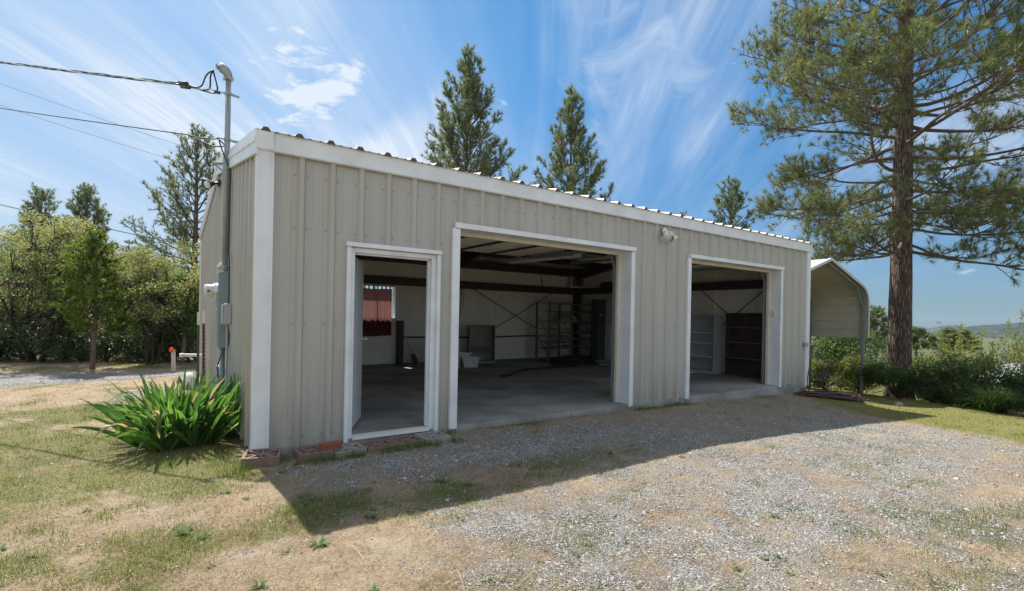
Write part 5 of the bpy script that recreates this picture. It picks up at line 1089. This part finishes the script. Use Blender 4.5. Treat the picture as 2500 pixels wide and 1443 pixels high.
# manzanitas: many-stemmed dark trunks under dense rounded crowns
def manzanita(label, px, d, top_z, rad, seed, low=1.0, lpt=88, size=0.060, tint=0.0, name='manzanita', cat='shrub', lm='manzleaf', stems=5, group='manzanita shrubs along the drive', bark='manzbark', thick=0.055):
    rng = np.random.default_rng(seed); b = np.array(put(px, d)); H = top_z - b[2]
    t = thing(name, label, cat, tuple(b), group); Q = At(t); br = MB(); lf = MB(); ends = []
    def grow(p, dd, L, r_, lev):
        pth = curve(p, dd, L, 5, rng, 0.17, (0, 0, 0.15)); br.tube(pth, np.linspace(r_, r_ * 0.68, 6), 6 if lev < 2 else 4, cap=False)
        e = pth[-1]; dd = unit(pth[-1] - pth[-2])
        if lev >= 4: ends.append(e); return
        for _ in range(2 if rng.random() < 0.45 else 3):
            nd = unit(dd + rng.normal(0, 0.50, 3) + np.array([0, 0, 0.12])); grow(e, nd, L * rng.uniform(0.62, 0.88), r_ * 0.66, lev + 1)
    for s in range(stems):
        a = s * 6.28 / stems + rng.normal(0, 0.4); ln = rng.uniform(0.35, 0.95)
        d0 = unit(np.array([math.cos(a) * ln, math.sin(a) * ln, 1.0])); grow(b + np.array([0.14 * math.cos(a), 0.14 * math.sin(a), -0.08]), d0, H * 0.30, thick * rng.uniform(0.65, 1.15), 0)
    E_ = np.array(ends); c = b + np.array([0, 0, H * 0.55])
    # gather the twig ends into the crown's dome
    rel = E_ - b; zmax = np.percentile(rel[:, 2], 97); hr = np.percentile(np.hypot(rel[:, 0], rel[:, 1]), 92)
    sc_ = np.array([rad / hr, rad / hr, H / zmax]);
    for arr in br.v: arr[:] = b + (arr - b) * sc_
    E_ = b + rel * sc_
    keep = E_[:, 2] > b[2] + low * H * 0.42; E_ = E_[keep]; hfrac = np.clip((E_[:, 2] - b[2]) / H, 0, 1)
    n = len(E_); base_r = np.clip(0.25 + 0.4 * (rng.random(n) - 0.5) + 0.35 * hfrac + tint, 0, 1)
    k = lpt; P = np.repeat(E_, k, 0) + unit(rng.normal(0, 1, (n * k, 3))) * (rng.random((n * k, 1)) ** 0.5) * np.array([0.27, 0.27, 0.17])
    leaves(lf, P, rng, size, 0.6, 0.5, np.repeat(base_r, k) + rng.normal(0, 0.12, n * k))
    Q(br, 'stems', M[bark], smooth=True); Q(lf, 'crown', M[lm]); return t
manzanita('large manzanita at the far left edge with grey-green crown', -40, 13.2, 3.08, 2.0, 21, tint=-0.05)
manzanita('broad manzanita with twin dark trunks left of the bright sapling', 92, 13.0, 3.27, 1.9, 22, tint=0.05)
manzanita('yellow-green manzanita right behind the bright sapling', 215, 13.8, 3.40, 1.75, 23, tint=0.12)
manzanita('manzanita with leaning dark stems between sapling and workshop', 372, 12.9, 2.62, 1.35, 24, low=1.1, tint=0.06)
manzanita('manzanita with pinkish new leaves beside the workshop gable', 478, 13.6, 2.81, 1.4, 25, tint=0.15)
manzanita('far left manzanita behind the edge one', 10, 16.5, 3.68, 2.0, 26, tint=0.1, low=0.8)
manzanita('tall manzanita in the second row behind the twin trunk one', 150, 16.5, 3.73, 1.9, 27, tint=0.12, low=0.8)
manzanita('second row manzanita glimpsed behind the leaning stems', 330, 17.5, 2.85, 1.8, 28, tint=0.0, low=0.7)
manzanita('second row manzanita behind the one beside the gable', 440, 17.0, 3.45, 1.7, 29, tint=0.1, low=0.7)
manzanita('manzanita outside the yard at the far left', -200, 13.5, 3.13, 2.0, 30, tint=0.0)
# low growth under the hedge: individual bushes
def bush(label, x, y, w, h, seed, lm, n=2600, size=0.06, group=None, name='shrub', cat='shrub', open_=0.0, stemm='limb', sp_r=0.55, flowers=None, z=None, depth=None, aspect=0.55, lobes=9, spires=0, zl=0.12):
    rng = np.random.default_rng(seed); b = np.array((x, y, g1(x, y) if z is None else z)); t = thing(name, label, cat, tuple(b), group); Q = At(t); lf = MB(); st = MB()
    dpt = depth or w
    C0 = np.stack([rng.normal(0, 0.42, lobes) * w / 2, rng.normal(0, 0.42, lobes) * dpt / 2, rng.uniform(zl, 0.80, lobes) * h], 1); RR = rng.uniform(0.24, 0.40, lobes)
    for c in C0:
        p = curve((0, 0, 0), unit(np.array([c[0], c[1], c[2] + 0.3 * h])), np.linalg.norm(c), 5, rng, 0.08); p = p + (c - p[-1]) * np.linspace(0, 1, 6)[:, None]; st.tube(p + b, np.linspace(0.022, 0.007, 6), 4, cap=False)
        for _ in range(6):
            q = curve(c, unit(rng.normal(0, 1, 3) + np.array([0, 0, 0.8])), 0.36 * min(w, h), 4, rng, 0.12); st.tube(q + b, np.linspace(0.008, 0.003, 5), 3, cap=False)
    i = rng.integers(0, lobes, n); d = unit(rng.normal(0, 1, (n, 3))); P = C0[i] + d * (rng.random((n, 1)) ** (0.33 + open_)) * (RR[i][:, None] * np.array([w * 0.62, dpt * 0.62, h * 0.62]))
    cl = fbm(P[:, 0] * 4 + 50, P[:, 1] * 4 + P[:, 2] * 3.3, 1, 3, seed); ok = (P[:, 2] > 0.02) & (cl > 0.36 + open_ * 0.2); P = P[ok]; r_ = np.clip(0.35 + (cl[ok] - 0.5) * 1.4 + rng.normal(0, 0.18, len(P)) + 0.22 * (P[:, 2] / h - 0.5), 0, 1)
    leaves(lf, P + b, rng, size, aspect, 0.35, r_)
    for _ in range(spires):
        a = rng.uniform(0, 6.28); c = np.array([math.cos(a) * w * 0.36 * rng.random() ** .5, math.sin(a) * dpt * 0.36, h * 0.62]); q = curve(c, unit(np.array([rng.normal(0, .18), rng.normal(0, .18), 1])), h * rng.uniform(0.3, 0.62), 6, rng, 0.05); st.tube(q + b, np.linspace(0.008, 0.003, 7), 3, cap=False)
        for s in np.linspace(0.1, 1, 9): pp, _ = lerp_path(q, np.array([s])); leaves(lf, np.repeat(pp, 8, 0) + rng.normal(0, 0.035, (8, 3)) + b, rng, size, aspect, 0.4, rng.uniform(0.4, 1.0, 8))
    Q(st, 'stems', M[stemm], smooth=True); Q(lf, 'foliage', M[lm])
    if flowers:
        fl = MB(); FP = np.concatenate([c + rng.normal(0, 0.055, (34, 3)) for c in flowers]) + b; leaves(fl, FP, rng, 0.04, 0.8, 0.4); Q(fl, 'flowers', M['flower'])['kind'] = 'stuff'
    return t
UG = 'low bushes under the manzanitas'
lab = ['pale low bush at the left edge under the manzanitas', 'glossy low bush under the twin dark trunks', 'glossy low bush left of the sapling trunk', 'sparkling low bush right of the sapling trunk', 'yellow-green low bush behind the leaning dark stems', 'low bush at the foot of the leaning stems', 'low bush behind the marker stake', 'low bush next to the gable corner under the hedge']
for k, (px, d, w, h) in enumerate(((-30, 13.0, 2.4, 1.35), (60, 13.6, 2.2, 1.45), (160, 13.3, 2.0, 1.35), (258, 13.6, 2.0, 1.3), (325, 15.0, 2.4, 1.9), (365, 13.8, 1.8, 1.1), (425, 13.8, 1.9, 1.35), (480, 14.0, 1.6, 1.3))):
    p = put(px, d); bush(lab[k], p[0], p[1], w, h, 40 + k, 'limeleaf' if k == 4 else 'underleaf', 5600, 0.07, UG, open_=0.08, lobes=12)
SG = 'shrubs of the dark thicket behind the hedge'
for k, (px, d, w, h) in enumerate(((-60, 19.5, 4.2, 3.3), (70, 20, 4.2, 3.2), (190, 20.5, 4.2, 3.0), (300, 21, 4.2, 2.5), (400, 20.5, 4.0, 2.9), (490, 20, 3.6, 3.2))):
    p = put(px, d); bush(['dim shrub of the thicket behind the hedge at the far left edge', 'dim thicket shrub glimpsed behind the twin dark trunks', 'dim thicket shrub behind the bright sapling', 'dim thicket shrub in the gap right of the sapling', 'dim thicket shrub behind the leaning dark stems', 'dim thicket shrub beside the gable corner'][k], p[0], p[1], w, h, 60 + k, 'darkleaf', 8000, 0.12, SG, open_=0.05, lobes=12)

# feathery saplings by the drive
def sapling(label, x, y, top, w, seed, m, z0, n=46, tuft=11):
    rng = np.random.default_rng(seed); b = np.array((x, y, g1(x, y))); H = top - b[2]; t = thing('sapling', label, 'young tree', tuple(b), 'saplings by the gravel drive'); Q = At(t)
    tr = np.stack([b[0] + 0.03 * np.sin(np.linspace(0, 4, 10)), b[1] + 0 * np.linspace(0, 1, 10), np.linspace(b[2] - 0.1, top, 10)], 1); mb = MB(); mb.tube(tr, np.linspace(0.058, 0.008, 10), 8); Q(mb, 'trunk', M['greytrunk'], smooth=True)
    br = MB(); lf = MB(); TP = []; TD = []
    for i in range(n):
        f = (i + rng.random()) / n; z = z0 + (top - z0) * f; a = i * 2.39 + rng.normal(0, .3); prof = min(1, 0.55 + 2.2 * f) * (1 - f) ** 0.62
        L = w * prof * rng.uniform(0.65, 1.15) + 0.10; el = R(rng.normal(22 + 30 * f, 8)); d = np.array([math.cos(a) * math.cos(el), math.sin(a) * math.cos(el), math.sin(el)])
        c, _ = lerp_path(tr, np.array([(z - b[2] + .1) / (H + .1)])); p = curve(c[0], d, L, 6, rng, 0.06, (0, 0, -0.25)); br.tube(p, np.linspace(0.012, 0.004, 7), 4, cap=False)
        q, qd = lerp_path(p, rng.uniform(0.2, 1, int(5 + L * 16)))
        for bb, bd in zip(q, qd):
            sd = unit(bd + rng.normal(0, 0.7, 3)); sl = rng.uniform(0.06, 0.24) * (0.6 + L); TP += [bb + sd * sl, bb + sd * sl * 0.5]; TD += [sd, sd]
    tufts(lf, np.array(TP), np.array(TD), rng, tuft, 0.105, 0.017, 0.75); Q(br, 'limbs', M['limb'], smooth=True); Q(lf, 'crown', M[m])
sapling('bright green feathery sapling with slim grey trunk by the drive', -2.0, 9.85, 2.98, 0.92, 71, 'sapling', 0.72, 62, 12)
sapling('smaller dark green sapling against the gable corner beyond the stake', -0.22, 10.35, 2.12, 0.72, 72, 'cedar', 0.55, 46, 12)
# iris clump
def iris_clump():
    rng = np.random.default_rng(7); t = thing('iris_plant', 'big clump of sword-leaved iris against the gable wall', 'plant', (-0.58, 1.0, g1(-.58, 1.0))); Q = At(t); mb = MB(); hs_ = MB()
    nf = 50; k = 0
    for i in range(nf):
        a = rng.uniform(0, 6.28); r_ = rng.random() ** 0.5; cx, cy_ = -0.54 + 0.37 * r_ * math.cos(a), 1.08 + 0.42 * r_ * math.sin(a); fan = rng.uniform(0, 3.14); out = np.array([cx + 0.54, cy_ - 1.08, 0]); 
        for j in range(rng.integers(5, 9)):
            sp_a = (j - 3) * 0.20 + rng.normal(0, 0.08); L = rng.uniform(0.52, 0.92) * (1 - 0.18 * abs(sp_a)); w = rng.uniform(0.032, 0.056)
            side = np.array([math.cos(fan), math.sin(fan), 0]); d = unit(np.array([0, 0, 1.0]) + side * sp_a * 1.2 + out * rng.uniform(0.30, 0.95)); dr = rng.uniform(0.05, 0.55) + (0.9 if rng.random() < 0.10 else 0)
            if cx + d[0] * L > -0.08: d[0] -= 0.5 * max(0, cx + d[0] * L + 0.10); d = unit(d)
            n = 9; P = [np.array([cx, cy_, g1(cx, cy_) - 0.02])]; dd = d.copy()
            for s in range(n): dd = unit(dd + np.array([out[0] * 0.12, out[1] * 0.12, -dr * (s / n) ** 1.5 * 0.75])); P.append(P[-1] + dd * L / n)
            P = np.array(P); P[:, 0] = np.minimum(P[:, 0], -0.055); P[:, 2] = np.maximum(P[:, 2], g1(cx, cy_) + 0.004)
            ww = w * np.array([0.7, 0.85, 1, 1, 1, 0.95, 0.85, 0.65, 0.38, 0.02]) * 0.5; nrm = unit(np.cross(np.gradient(P, axis=0), side + rng.normal(0, .3, 3))); sd = unit(np.cross(np.gradient(P, axis=0), nrm))
            V = np.concatenate([P - sd * ww[:, None], P + nrm * 0.004, P + sd * ww[:, None]]); m_ = n + 1
            mb.add(V, [(i_, i_ + 1, m_ + i_ + 1, m_ + i_) for i_ in range(n)] + [(m_ + i_, m_ + i_ + 1, 2 * m_ + i_ + 1, 2 * m_ + i_) for i_ in range(n)], (1.0 if rng.random() < 0.05 else np.clip(rng.normal(0.36, 0.18), 0, 0.74))); k += 1
    lf = Q(mb, 'leaves', M['iris'], smooth=True); lf['kind'] = 'stuff'
    for _ in range(6):
        x, y = -0.54 + rng.uniform(-0.25, 0.25), 1.08 + rng.uniform(-0.2, 0.2); x = min(x, -0.15); z = g1(x, y); p = curve((x, y, z), (rng.normal(0, .1), rng.normal(0, .1), 1), rng.uniform(0.5, 0.7), 6, rng, 0.04); hs_.tube(p, 0.006, 5); hs_.lathe([(0, 0), (0.014, 0.02), (0.017, 0.05), (0.008, 0.085), (0, 0.1)], p[-1], (0.1, 0, 1), 8)
    b_ = Q(hs_, 'flower_buds', M['limeleaf'], smooth=True) if False else Q(hs_, 'flower_buds', mat('bud', (0.28, 0.30, 0.10), 0.6), smooth=True); b_['kind'] = 'stuff'
iris_clump()
# right-hand border
RG = 'border shrubs on the right'
bush('dark dense shrub beyond the carport posts', 21.0, 3.9, 3.6, 3.0, 80, 'darkleaf', 8000, 0.12, RG, lobes=14)
bush('second dark shrub behind the carport seen between its posts', 22.2, 3.0, 3.0, 2.9, 81, 'darkleaf', 6000, 0.11, RG, lobes=12)
bush('lime green shrub with purple flowers by the carport post', 17.0, 2.15, 1.9, 1.15, 82, 'limeleaf', 5200, 0.06, RG, open_=0.05, lobes=12, flowers=[(-0.75, -0.3, 0.52), (-0.9, -0.35, 0.32), (-0.62, -0.4, 0.62), (-0.55, -0.42, 0.45), (-0.85, -0.2, 0.42), (-0.2, -0.6, 0.35)])
bush('lime leafy shrub between the carport post and the thick trunk', 17.15, 1.15, 1.6, 1.45, 83, 'limeleaf', 5200, 0.065, RG, open_=0.05, lobes=11)
bush('dark glossy shrub at the foot of the thick pine trunk', 16.75, 0.02, 1.6, 1.0, 84, 'darkleaf', 6500, 0.075, RG, lobes=14)
bush('dark leafy shrub right of the thick pine trunk', 17.1, -0.65, 1.35, 1.2, 85, 'darkleaf', 5200, 0.08, RG, lobes=12, open_=0.04)
bush('tall mid-green shrub between trunk and neighbour roof', 18.2, -0.75, 1.7, 1.5, 86, 'darkleaf', 5600, 0.085, RG, open_=0.12, lobes=13)
bush('low bright green shrub before the pale roof', 16.6, -1.05, 0.9, 0.62, 87, 'sapling', 1500, 0.07, RG, lobes=8)
bush('thin twiggy shrub letting the pale roof show through', 16.6, -1.55, 1.1, 1.35, 88, 'darkleaf', 1500, 0.07, RG, open_=0.30, lobes=10)
bush('arching dark green shrub above the grass clump', 16.3, -2.0, 2.1, 1.45, 89, 'darkleaf', 5200, 0.075, RG, open_=0.18, lobes=12)
bush('dark shrub at the right edge of the photo above the grass', 16.4, -2.85, 1.7, 1.5, 90, 'darkleaf', 5000, 0.08, RG, open_=0.12, lobes=11)
bush('yellow-green spired tree top before the blue hills', 24.2, -0.2, 3.2, 3.0, 91, 'limeleaf', 3000, 0.10, RG, open_=0.25, lobes=12, spires=26, z=-2.3)
bush('yellow-green tree top left of the spired one', 25.5, 1.9, 2.6, 2.5, 92, 'limeleaf', 3600, 0.10, RG, open_=0.2, lobes=10, spires=8, z=-2.3)
bush('bare twiggy yellow sapling rising over the pale roof', 25.0, -1.3, 1.8, 3.6, 93, 'limeleaf', 500, 0.085, RG, open_=0.4, lobes=10, spires=14, z=-2.3)
bush('leafy bright tree top by the bushy pine over the roof', put(1832, 26)[0], put(1832, 26)[1], 1.5, 6.9, 94, 'limeleaf', 1500, 0.11, open_=0.3, lobes=16)
def grass_clump(label, x, y, h, n, seed):
    rng = np.random.default_rng(seed); b = np.array((x, y, g1(x, y))); t = thing('grass_clump', label, 'grass clump', tuple(b), 'ornamental grass clumps'); Q = At(t); mb = MB()
    for i in range(n):
        a = rng.uniform(0, 6.28); d = unit(np.array([math.cos(a), math.sin(a), rng.uniform(0.7, 3.2)])); L = h * rng.uniform(0.6, 1.25); P = [b + np.array([rng.normal(0, .10), rng.normal(0, .10), 0])]; dd = d
        for s in range(6): dd = unit(dd + np.array([0, 0, -0.42 * (s / 6) - .05])); P.append(P[-1] + dd * L / 6)
        P = np.array(P); P[:, 2] = np.maximum(P[:, 2], b[2] + 0.01); sd = unit(np.cross(np.gradient(P, axis=0), [0, 0, 1.0])); w = np.array([.6, 1, 1, .9, .7, .45, .05])[:, None] * 0.0085
        V = np.concatenate([P - sd * w, P + sd * w]); mb.add(V, [(k, k + 1, 8 + k, 7 + k) for k in range(6)], np.clip(rng.normal(0.35, 0.25), 0, 1))
    Q(mb, 'blades', M['clump'])['kind'] = 'stuff'
grass_clump('large arching grass clump below the right shrubs', 15.05, -2.35, 0.75, 520, 95)
grass_clump('grass clump running off the right edge of the photo', 15.0, -3.25, 0.72, 460, 96)
grass_clump('small grass clump left of the big arching clump', 15.9, -1.75, 0.5, 240, 97)
# the wooded valley beyond: a mass nobody could count
def woodland():
    rng = np.random.default_rng(99); lf = MB(); n = 900
    for i in range(n):
        d = 90 * (700 / 90) ** rng.random(); px = rng.uniform(1900, 2650); p = gd(px, 800, d); z = g1(p[0], p[1]); h = rng.uniform(3.5, 8.5); w = h * rng.uniform(0.35, 0.6); m_ = 46 if d < 250 else 26
        q = unit(rng.normal(0, 1, (m_, 3))) * rng.random((m_, 1)) ** 0.4 * np.array([w, w, h * 0.5]) + np.array([p[0], p[1], z + h * 0.52]); leaves(lf, q, rng, 0.55 + h * 0.10 + d * 0.0016, 0.8, 0.4, np.clip(rng.random() * 0.7 + rng.normal(0, .15, m_), 0, 1))
    o = lf.build('woodland', M['woodland']); o['kind'] = 'stuff'; o['label'] = 'hazy wooded valley below the blue hills'; o['category'] = 'woodland'
woodland()

# ------------------------------------------------------------------ ground cover: stones, straw, grass, weeds
def scatter_pts(rng, n, d0, d1, power=1.0, half=58):
    u = rng.random(n); d = d0 * (d1 / d0) ** (u ** power); az = YAW + R(rng.uniform(-half, half, n))
    x = CAM[0] + d * np.sin(az); y = CAM[1] + d * np.cos(az)
    ok = ~((x > -0.04) & (x < 11.17) & (y > -0.055) & (y < 7.55)); return x[ok], y[ok], d[ok]
def clear_blocks(x, y):
    return ~((x > -0.14) & (x < 1.97) & (y > -0.39) & (y < -0.04))
def stuff(o, label, cat): tag(o, label, cat, kind='stuff')
rng = np.random.default_rng(2024)
# crushed stone
x, y, d = scatter_pts(rng, 560000, 2.1, 13, 1.0); g, gr, lw = masks(x, y)
fine = fbm(x, y, 7.0, 3, 77); keep = (rng.random(len(x)) < np.clip((g + (fine - 0.5) * 0.9 - 0.16) * 1.5, 0.012, 1) * 0.62) & clear_blocks(x, y) & (lw < 0.5); x, y, d = x[keep], y[keep], d[keep]
n = len(x); size = (0.0028 + 0.0056 * rng.random(n) ** 2.4) * (0.85 + 0.08 * d); big = rng.random(n) < 0.012; size = np.where(big, size * 2.1, size)
ov = np.array([(1, 0, 0), (0, 1, 0), (-1, 0, 0), (0, -1, 0), (0, 0, 1), (0, 0, -1)], float); of = np.array([(0, 1, 4), (1, 2, 4), (2, 3, 4), (3, 0, 4), (1, 0, 5), (2, 1, 5), (3, 2, 5), (0, 3, 5)])
v = ov[None] * rng.uniform(0.6, 1.4, (n, 6, 1)) + rng.normal(0, 0.22, (n, 6, 3)); v[:, :, 2] *= 0.62
a = rng.uniform(0, 6.28, n); ca, sa = np.cos(a)[:, None], np.sin(a)[:, None]; v = np.stack([v[:, :, 0] * ca - v[:, :, 1] * sa, v[:, :, 0] * sa + v[:, :, 1] * ca, v[:, :, 2]], -1) * size[:, None, None]
v += np.stack([x, y, gz(x, y) + size * 0.22], -1)[:, None, :]
mb = MB(); mb.add(v.reshape(-1, 3), [(of[None] + (np.arange(n) * 6)[:, None, None]).reshape(-1, 3)], np.repeat(rng.random(n) ** 1.05, 6))
stuff(mb.build('gravel', M['stone']), 'loose grey gravel scattered over the yard', 'gravel')
def blades(mb, x, y, d, rng, l0, l1, el0, el1, w, r_):
    n = len(x); a = rng.uniform(0, 6.28, n); el = R(rng.uniform(el0, el1, n)); L = rng.uniform(l0, l1, n); w = w * (0.65 + 0.16 * d) * 0.5
    dr = np.stack([np.cos(a) * np.cos(el), np.sin(a) * np.cos(el), np.sin(el)], -1); s = np.stack([-np.sin(a), np.cos(a), 0 * a], -1)
    p = np.stack([x, y, gz(x, y) - 0.003], -1); tip = p + dr * L[:, None]; mid = p + dr * L[:, None] * 0.55 + np.array([0, 0, 1.0]) * (L * 0.10)[:, None]
    v = np.stack([p - s * w[:, None], p + s * w[:, None], mid + s * w[:, None] * 0.7, tip, mid - s * w[:, None] * 0.7], 1)
    k = np.arange(n)[:, None] * 5; mb.add(v.reshape(-1, 3), [k + np.array([[0, 1, 2, 4]]), k + np.array([[4, 2, 3]])], np.repeat(np.clip(r_, 0, 1), 5))
# straw
x, y, d = scatter_pts(rng, 620000, 2.1, 14, 0.95); g, gr, lw = masks(x, y); cl = fbm(x, y, 5.0, 3, 55); c2 = fbm(x, y, 1.3, 3, 66)
keep = (rng.random(len(x)) < np.clip(1.0 - 0.78 * g, 0.2, 1) * np.clip((cl - 0.25) * 2.4, 0.10, 1) * 0.75) & clear_blocks(x, y) & (lw < 0.75); x, y, d, c2, cl = x[keep], y[keep], d[keep], c2[keep], cl[keep]
mb = MB(); blades(mb, x, y, d, rng, 0.014, 0.060, -4, 46, 0.0019, 0.15 + (c2 - 0.3) * 1.3 + rng.normal(0, 0.22, len(x)))
k = 110; xs, ys, ds = scatter_pts(rng, 700, 2.3, 8, 1.0); blades(mb, xs[:k], ys[:k], ds[:k], rng, 0.15, 0.42, -1, 4, 0.0030, np.full(k, 0.75))
xs, ys, ds = scatter_pts(rng, 9000, 2.2, 10, 1.0); g, gr, lw = masks(xs, ys); kk = (fbm(xs, ys, 2.4, 3, 15) > 0.47) & clear_blocks(xs, ys) & (lw < 0.4); blades(mb, xs[kk], ys[kk], ds[kk], rng, 0.012, 0.05, -3, 14, 0.0042, rng.choice([-0.2, 0.0, 0.1, 0.95], kk.sum()))
stuff(mb.build('dry_grass', M['drygrass']), 'thin dry straw coloured grass over the yard', 'dry grass')
# green grass in patches, and the lawn
x, y, d = scatter_pts(rng, 520000, 2.1, 24, 0.9); g, gr, lw = masks(x, y); cl = fbm(x, y, 4.2, 4, 91); c2 = fbm(x, y, 1.1, 3, 92)
keep = (rng.random(len(x)) < np.clip((gr * 1.15 + (cl - 0.5) * 1.5 - 0.28) * 1.3 + lw * 0.5, 0.025, 1) * 0.62) & clear_blocks(x, y); x, y, d, c2, lw = x[keep], y[keep], d[keep], c2[keep], lw[keep]
mb = MB(); blades(mb, x, y, d, rng, 0.012, 0.048, 18, 85, 0.0021, 0.30 + (c2 - 0.45) * 1.2 + rng.normal(0, 0.24, len(x)) + 0.12 * lw)
# longer matted clumps in the rough grass left of the building
cx_, cy_, cd_ = scatter_pts(rng, 1500, 3.0, 11, 1.0, 50); g, gr, lw = masks(cx_, cy_); kk = (rng.random(len(cx_)) < gr * 0.9) & clear_blocks(cx_, cy_) & (g < 0.5); cx_, cy_ = cx_[kk], cy_[kk]
xs = (cx_[:, None] + rng.normal(0, 0.045, (len(cx_), 26))).ravel(); ys = (cy_[:, None] + rng.normal(0, 0.045, (len(cx_), 26))).ravel(); kk = ~((xs > -0.04) & (ys > -0.05) & (xs < 11.2)) & clear_blocks(xs, ys); xs, ys = xs[kk], ys[kk]
blades(mb, xs, ys, np.hypot(xs - CAM[0], ys - CAM[1]), rng, 0.03, 0.10, 12, 80, 0.0021, rng.normal(0.42, 0.28, len(xs)))
# taller tufts against the wall foot and round the blocks
xs = np.concatenate([rng.uniform(0.2, 2.0, 1500), rng.uniform(1.95, 2.15, 150), rng.uniform(5.3, 6.7, 700), rng.normal(-0.25, 0.12, 700), rng.uniform(2.1, 5.3, 260), rng.normal(-0.15, 0.07, 500)]); ys = np.concatenate([-0.42 - np.abs(rng.normal(0, 0.06, 1500)), -0.06 - np.abs(rng.normal(0, .06, 150)), -0.06 - np.abs(rng.normal(0, .07, 700)), rng.uniform(-0.6, 1.0, 700), -0.05 - np.abs(rng.normal(0, .04, 260)), rng.normal(-0.45, 0.12, 500)])
kk = fbm(xs, ys, 6, 2, 13) > 0.42; xs, ys = xs[kk], ys[kk]; blades(mb, xs, ys, np.full(len(xs), 5.0), rng, 0.03, 0.11, 35, 88, 0.0022, rng.normal(0.35, 0.25, len(xs)))
stuff(mb.build('green_grass', M['greengrass']), 'patchy green grass and lawn blades over the yard', 'grass')
# leafy weeds
mb = MB(); x, y, d = scatter_pts(rng, 900, 2.6, 9, 1.0); g, gr, lw = masks(x, y); keep = clear_blocks(x, y) & (rng.random(len(x)) < 0.10 + 0.12 * gr); x, y = x[keep], y[keep]
spots = [(a_, b_, c_ * 0.72) for a_, b_, c_ in [(0.43, -2.0, 1.5), (0.02, -2.25, 1.5), (-0.62, -1.63, 1.7), (-0.55, -1.75, 1.3), (-0.35, -0.95, 1.1), (1.2, -1.55, 1.6), (1.35, -1.75, 1.3), (-0.35, -2.55, 1.3), (0.7, -2.05, 1.1), (3.1, -1.7, 1.2), (0.15, -1.45, 1.2)]]
P = [(a, b, rng.uniform(0.3, 0.75)) for a, b in zip(x, y)] + spots
for (a, b, s) in P:
    z = g1(a, b); m_ = int(14 + 14 * s); an = rng.uniform(0, 6.28, m_); el = R(rng.uniform(4, 40, m_)); L = s * rng.uniform(0.025, 0.075, m_); w = L * 0.13
    dr = np.stack([np.cos(an) * np.cos(el), np.sin(an) * np.cos(el), np.sin(el)], -1); sd = np.stack([-np.sin(an), np.cos(an), 0 * an], -1); p = np.array([a, b, z]) + dr * 0.004; q = p + dr * L[:, None]; q[:, 2] -= L * 0.15
    v = np.stack([p, p + dr * L[:, None] * .5 - sd * w[:, None], q, p + dr * L[:, None] * .5 + sd * w[:, None]], 1).reshape(-1, 3); mb.add(v, [np.arange(len(v)).reshape(-1, 4)], np.repeat(np.clip(rng.normal(0.5, .25, m_), 0, 1), 4))
stuff(mb.build('weeds', M['weed']), 'small leafy green weeds dotted over the dry yard', 'weeds')
# a lump of dry cut grass on the lawn, a flat stone in the drive grass
def rock(label, x, y, s, m, name, cat):
    r2 = np.random.default_rng(int(abs(x) * 100)); th, ph = np.meshgrid(np.linspace(0, 2 * math.pi, 15)[:-1], np.linspace(-0.3, math.pi / 2, 7)); k = 1 + 0.5 * (fbm(th * 2.1, ph * 3, 1.1, 3, 3) - 0.5)
    V = np.stack([s * k * np.cos(th) * np.cos(ph), 0.8 * s * k * np.sin(th) * np.cos(ph), 0.6 * s * k * np.sin(ph)], -1).reshape(-1, 3) + np.array([x, y, g1(x, y)]); mb = MB(); mb.add(V, [(i * 14 + j, i * 14 + (j + 1) % 14, (i + 1) * 14 + (j + 1) % 14, (i + 1) * 14 + j) for i in range(6) for j in range(14)]); o = mb.build(name, m, smooth=False, loc=(x, y, g1(x, y))); tag(o, label, cat)
rock('small pale brown rock on the lawn before the pine', 13.35, -1.02, 0.12, M['wood'], 'rock', 'rock')
rock('grey boulder at the far left edge beyond the drive', -4.05, 9.75, 0.42, mat('boulder', (0.30, 0.30, 0.31), 0.9, col2=(0.2, 0.2, 0.2), scale=6, bump=0.5, bscale=12), 'boulder', 'rock')

# ------------------------------------------------------------------ the air over the valley
mb = MB(); mb.box(-5200, -5200, -130, 5200, 5200, 60); o = mb.build('haze', None); o['kind'] = 'stuff'
hm = bpy.data.materials.new('haze'); hm.use_nodes = True; nt = hm.node_tree; nt.nodes.clear(); ou = nt.nodes.new('ShaderNodeOutputMaterial'); vo = nt.nodes.new('ShaderNodeVolumePrincipled')
vo.inputs['Color'].default_value = (0.60, 0.78, 1.0, 1); vo.inputs['Density'].default_value = 0.00006; vo.inputs['Anisotropy'].default_value = 0.2; nt.links.new(vo.outputs[0], ou.inputs['Volume']); o.data.materials.append(hm)
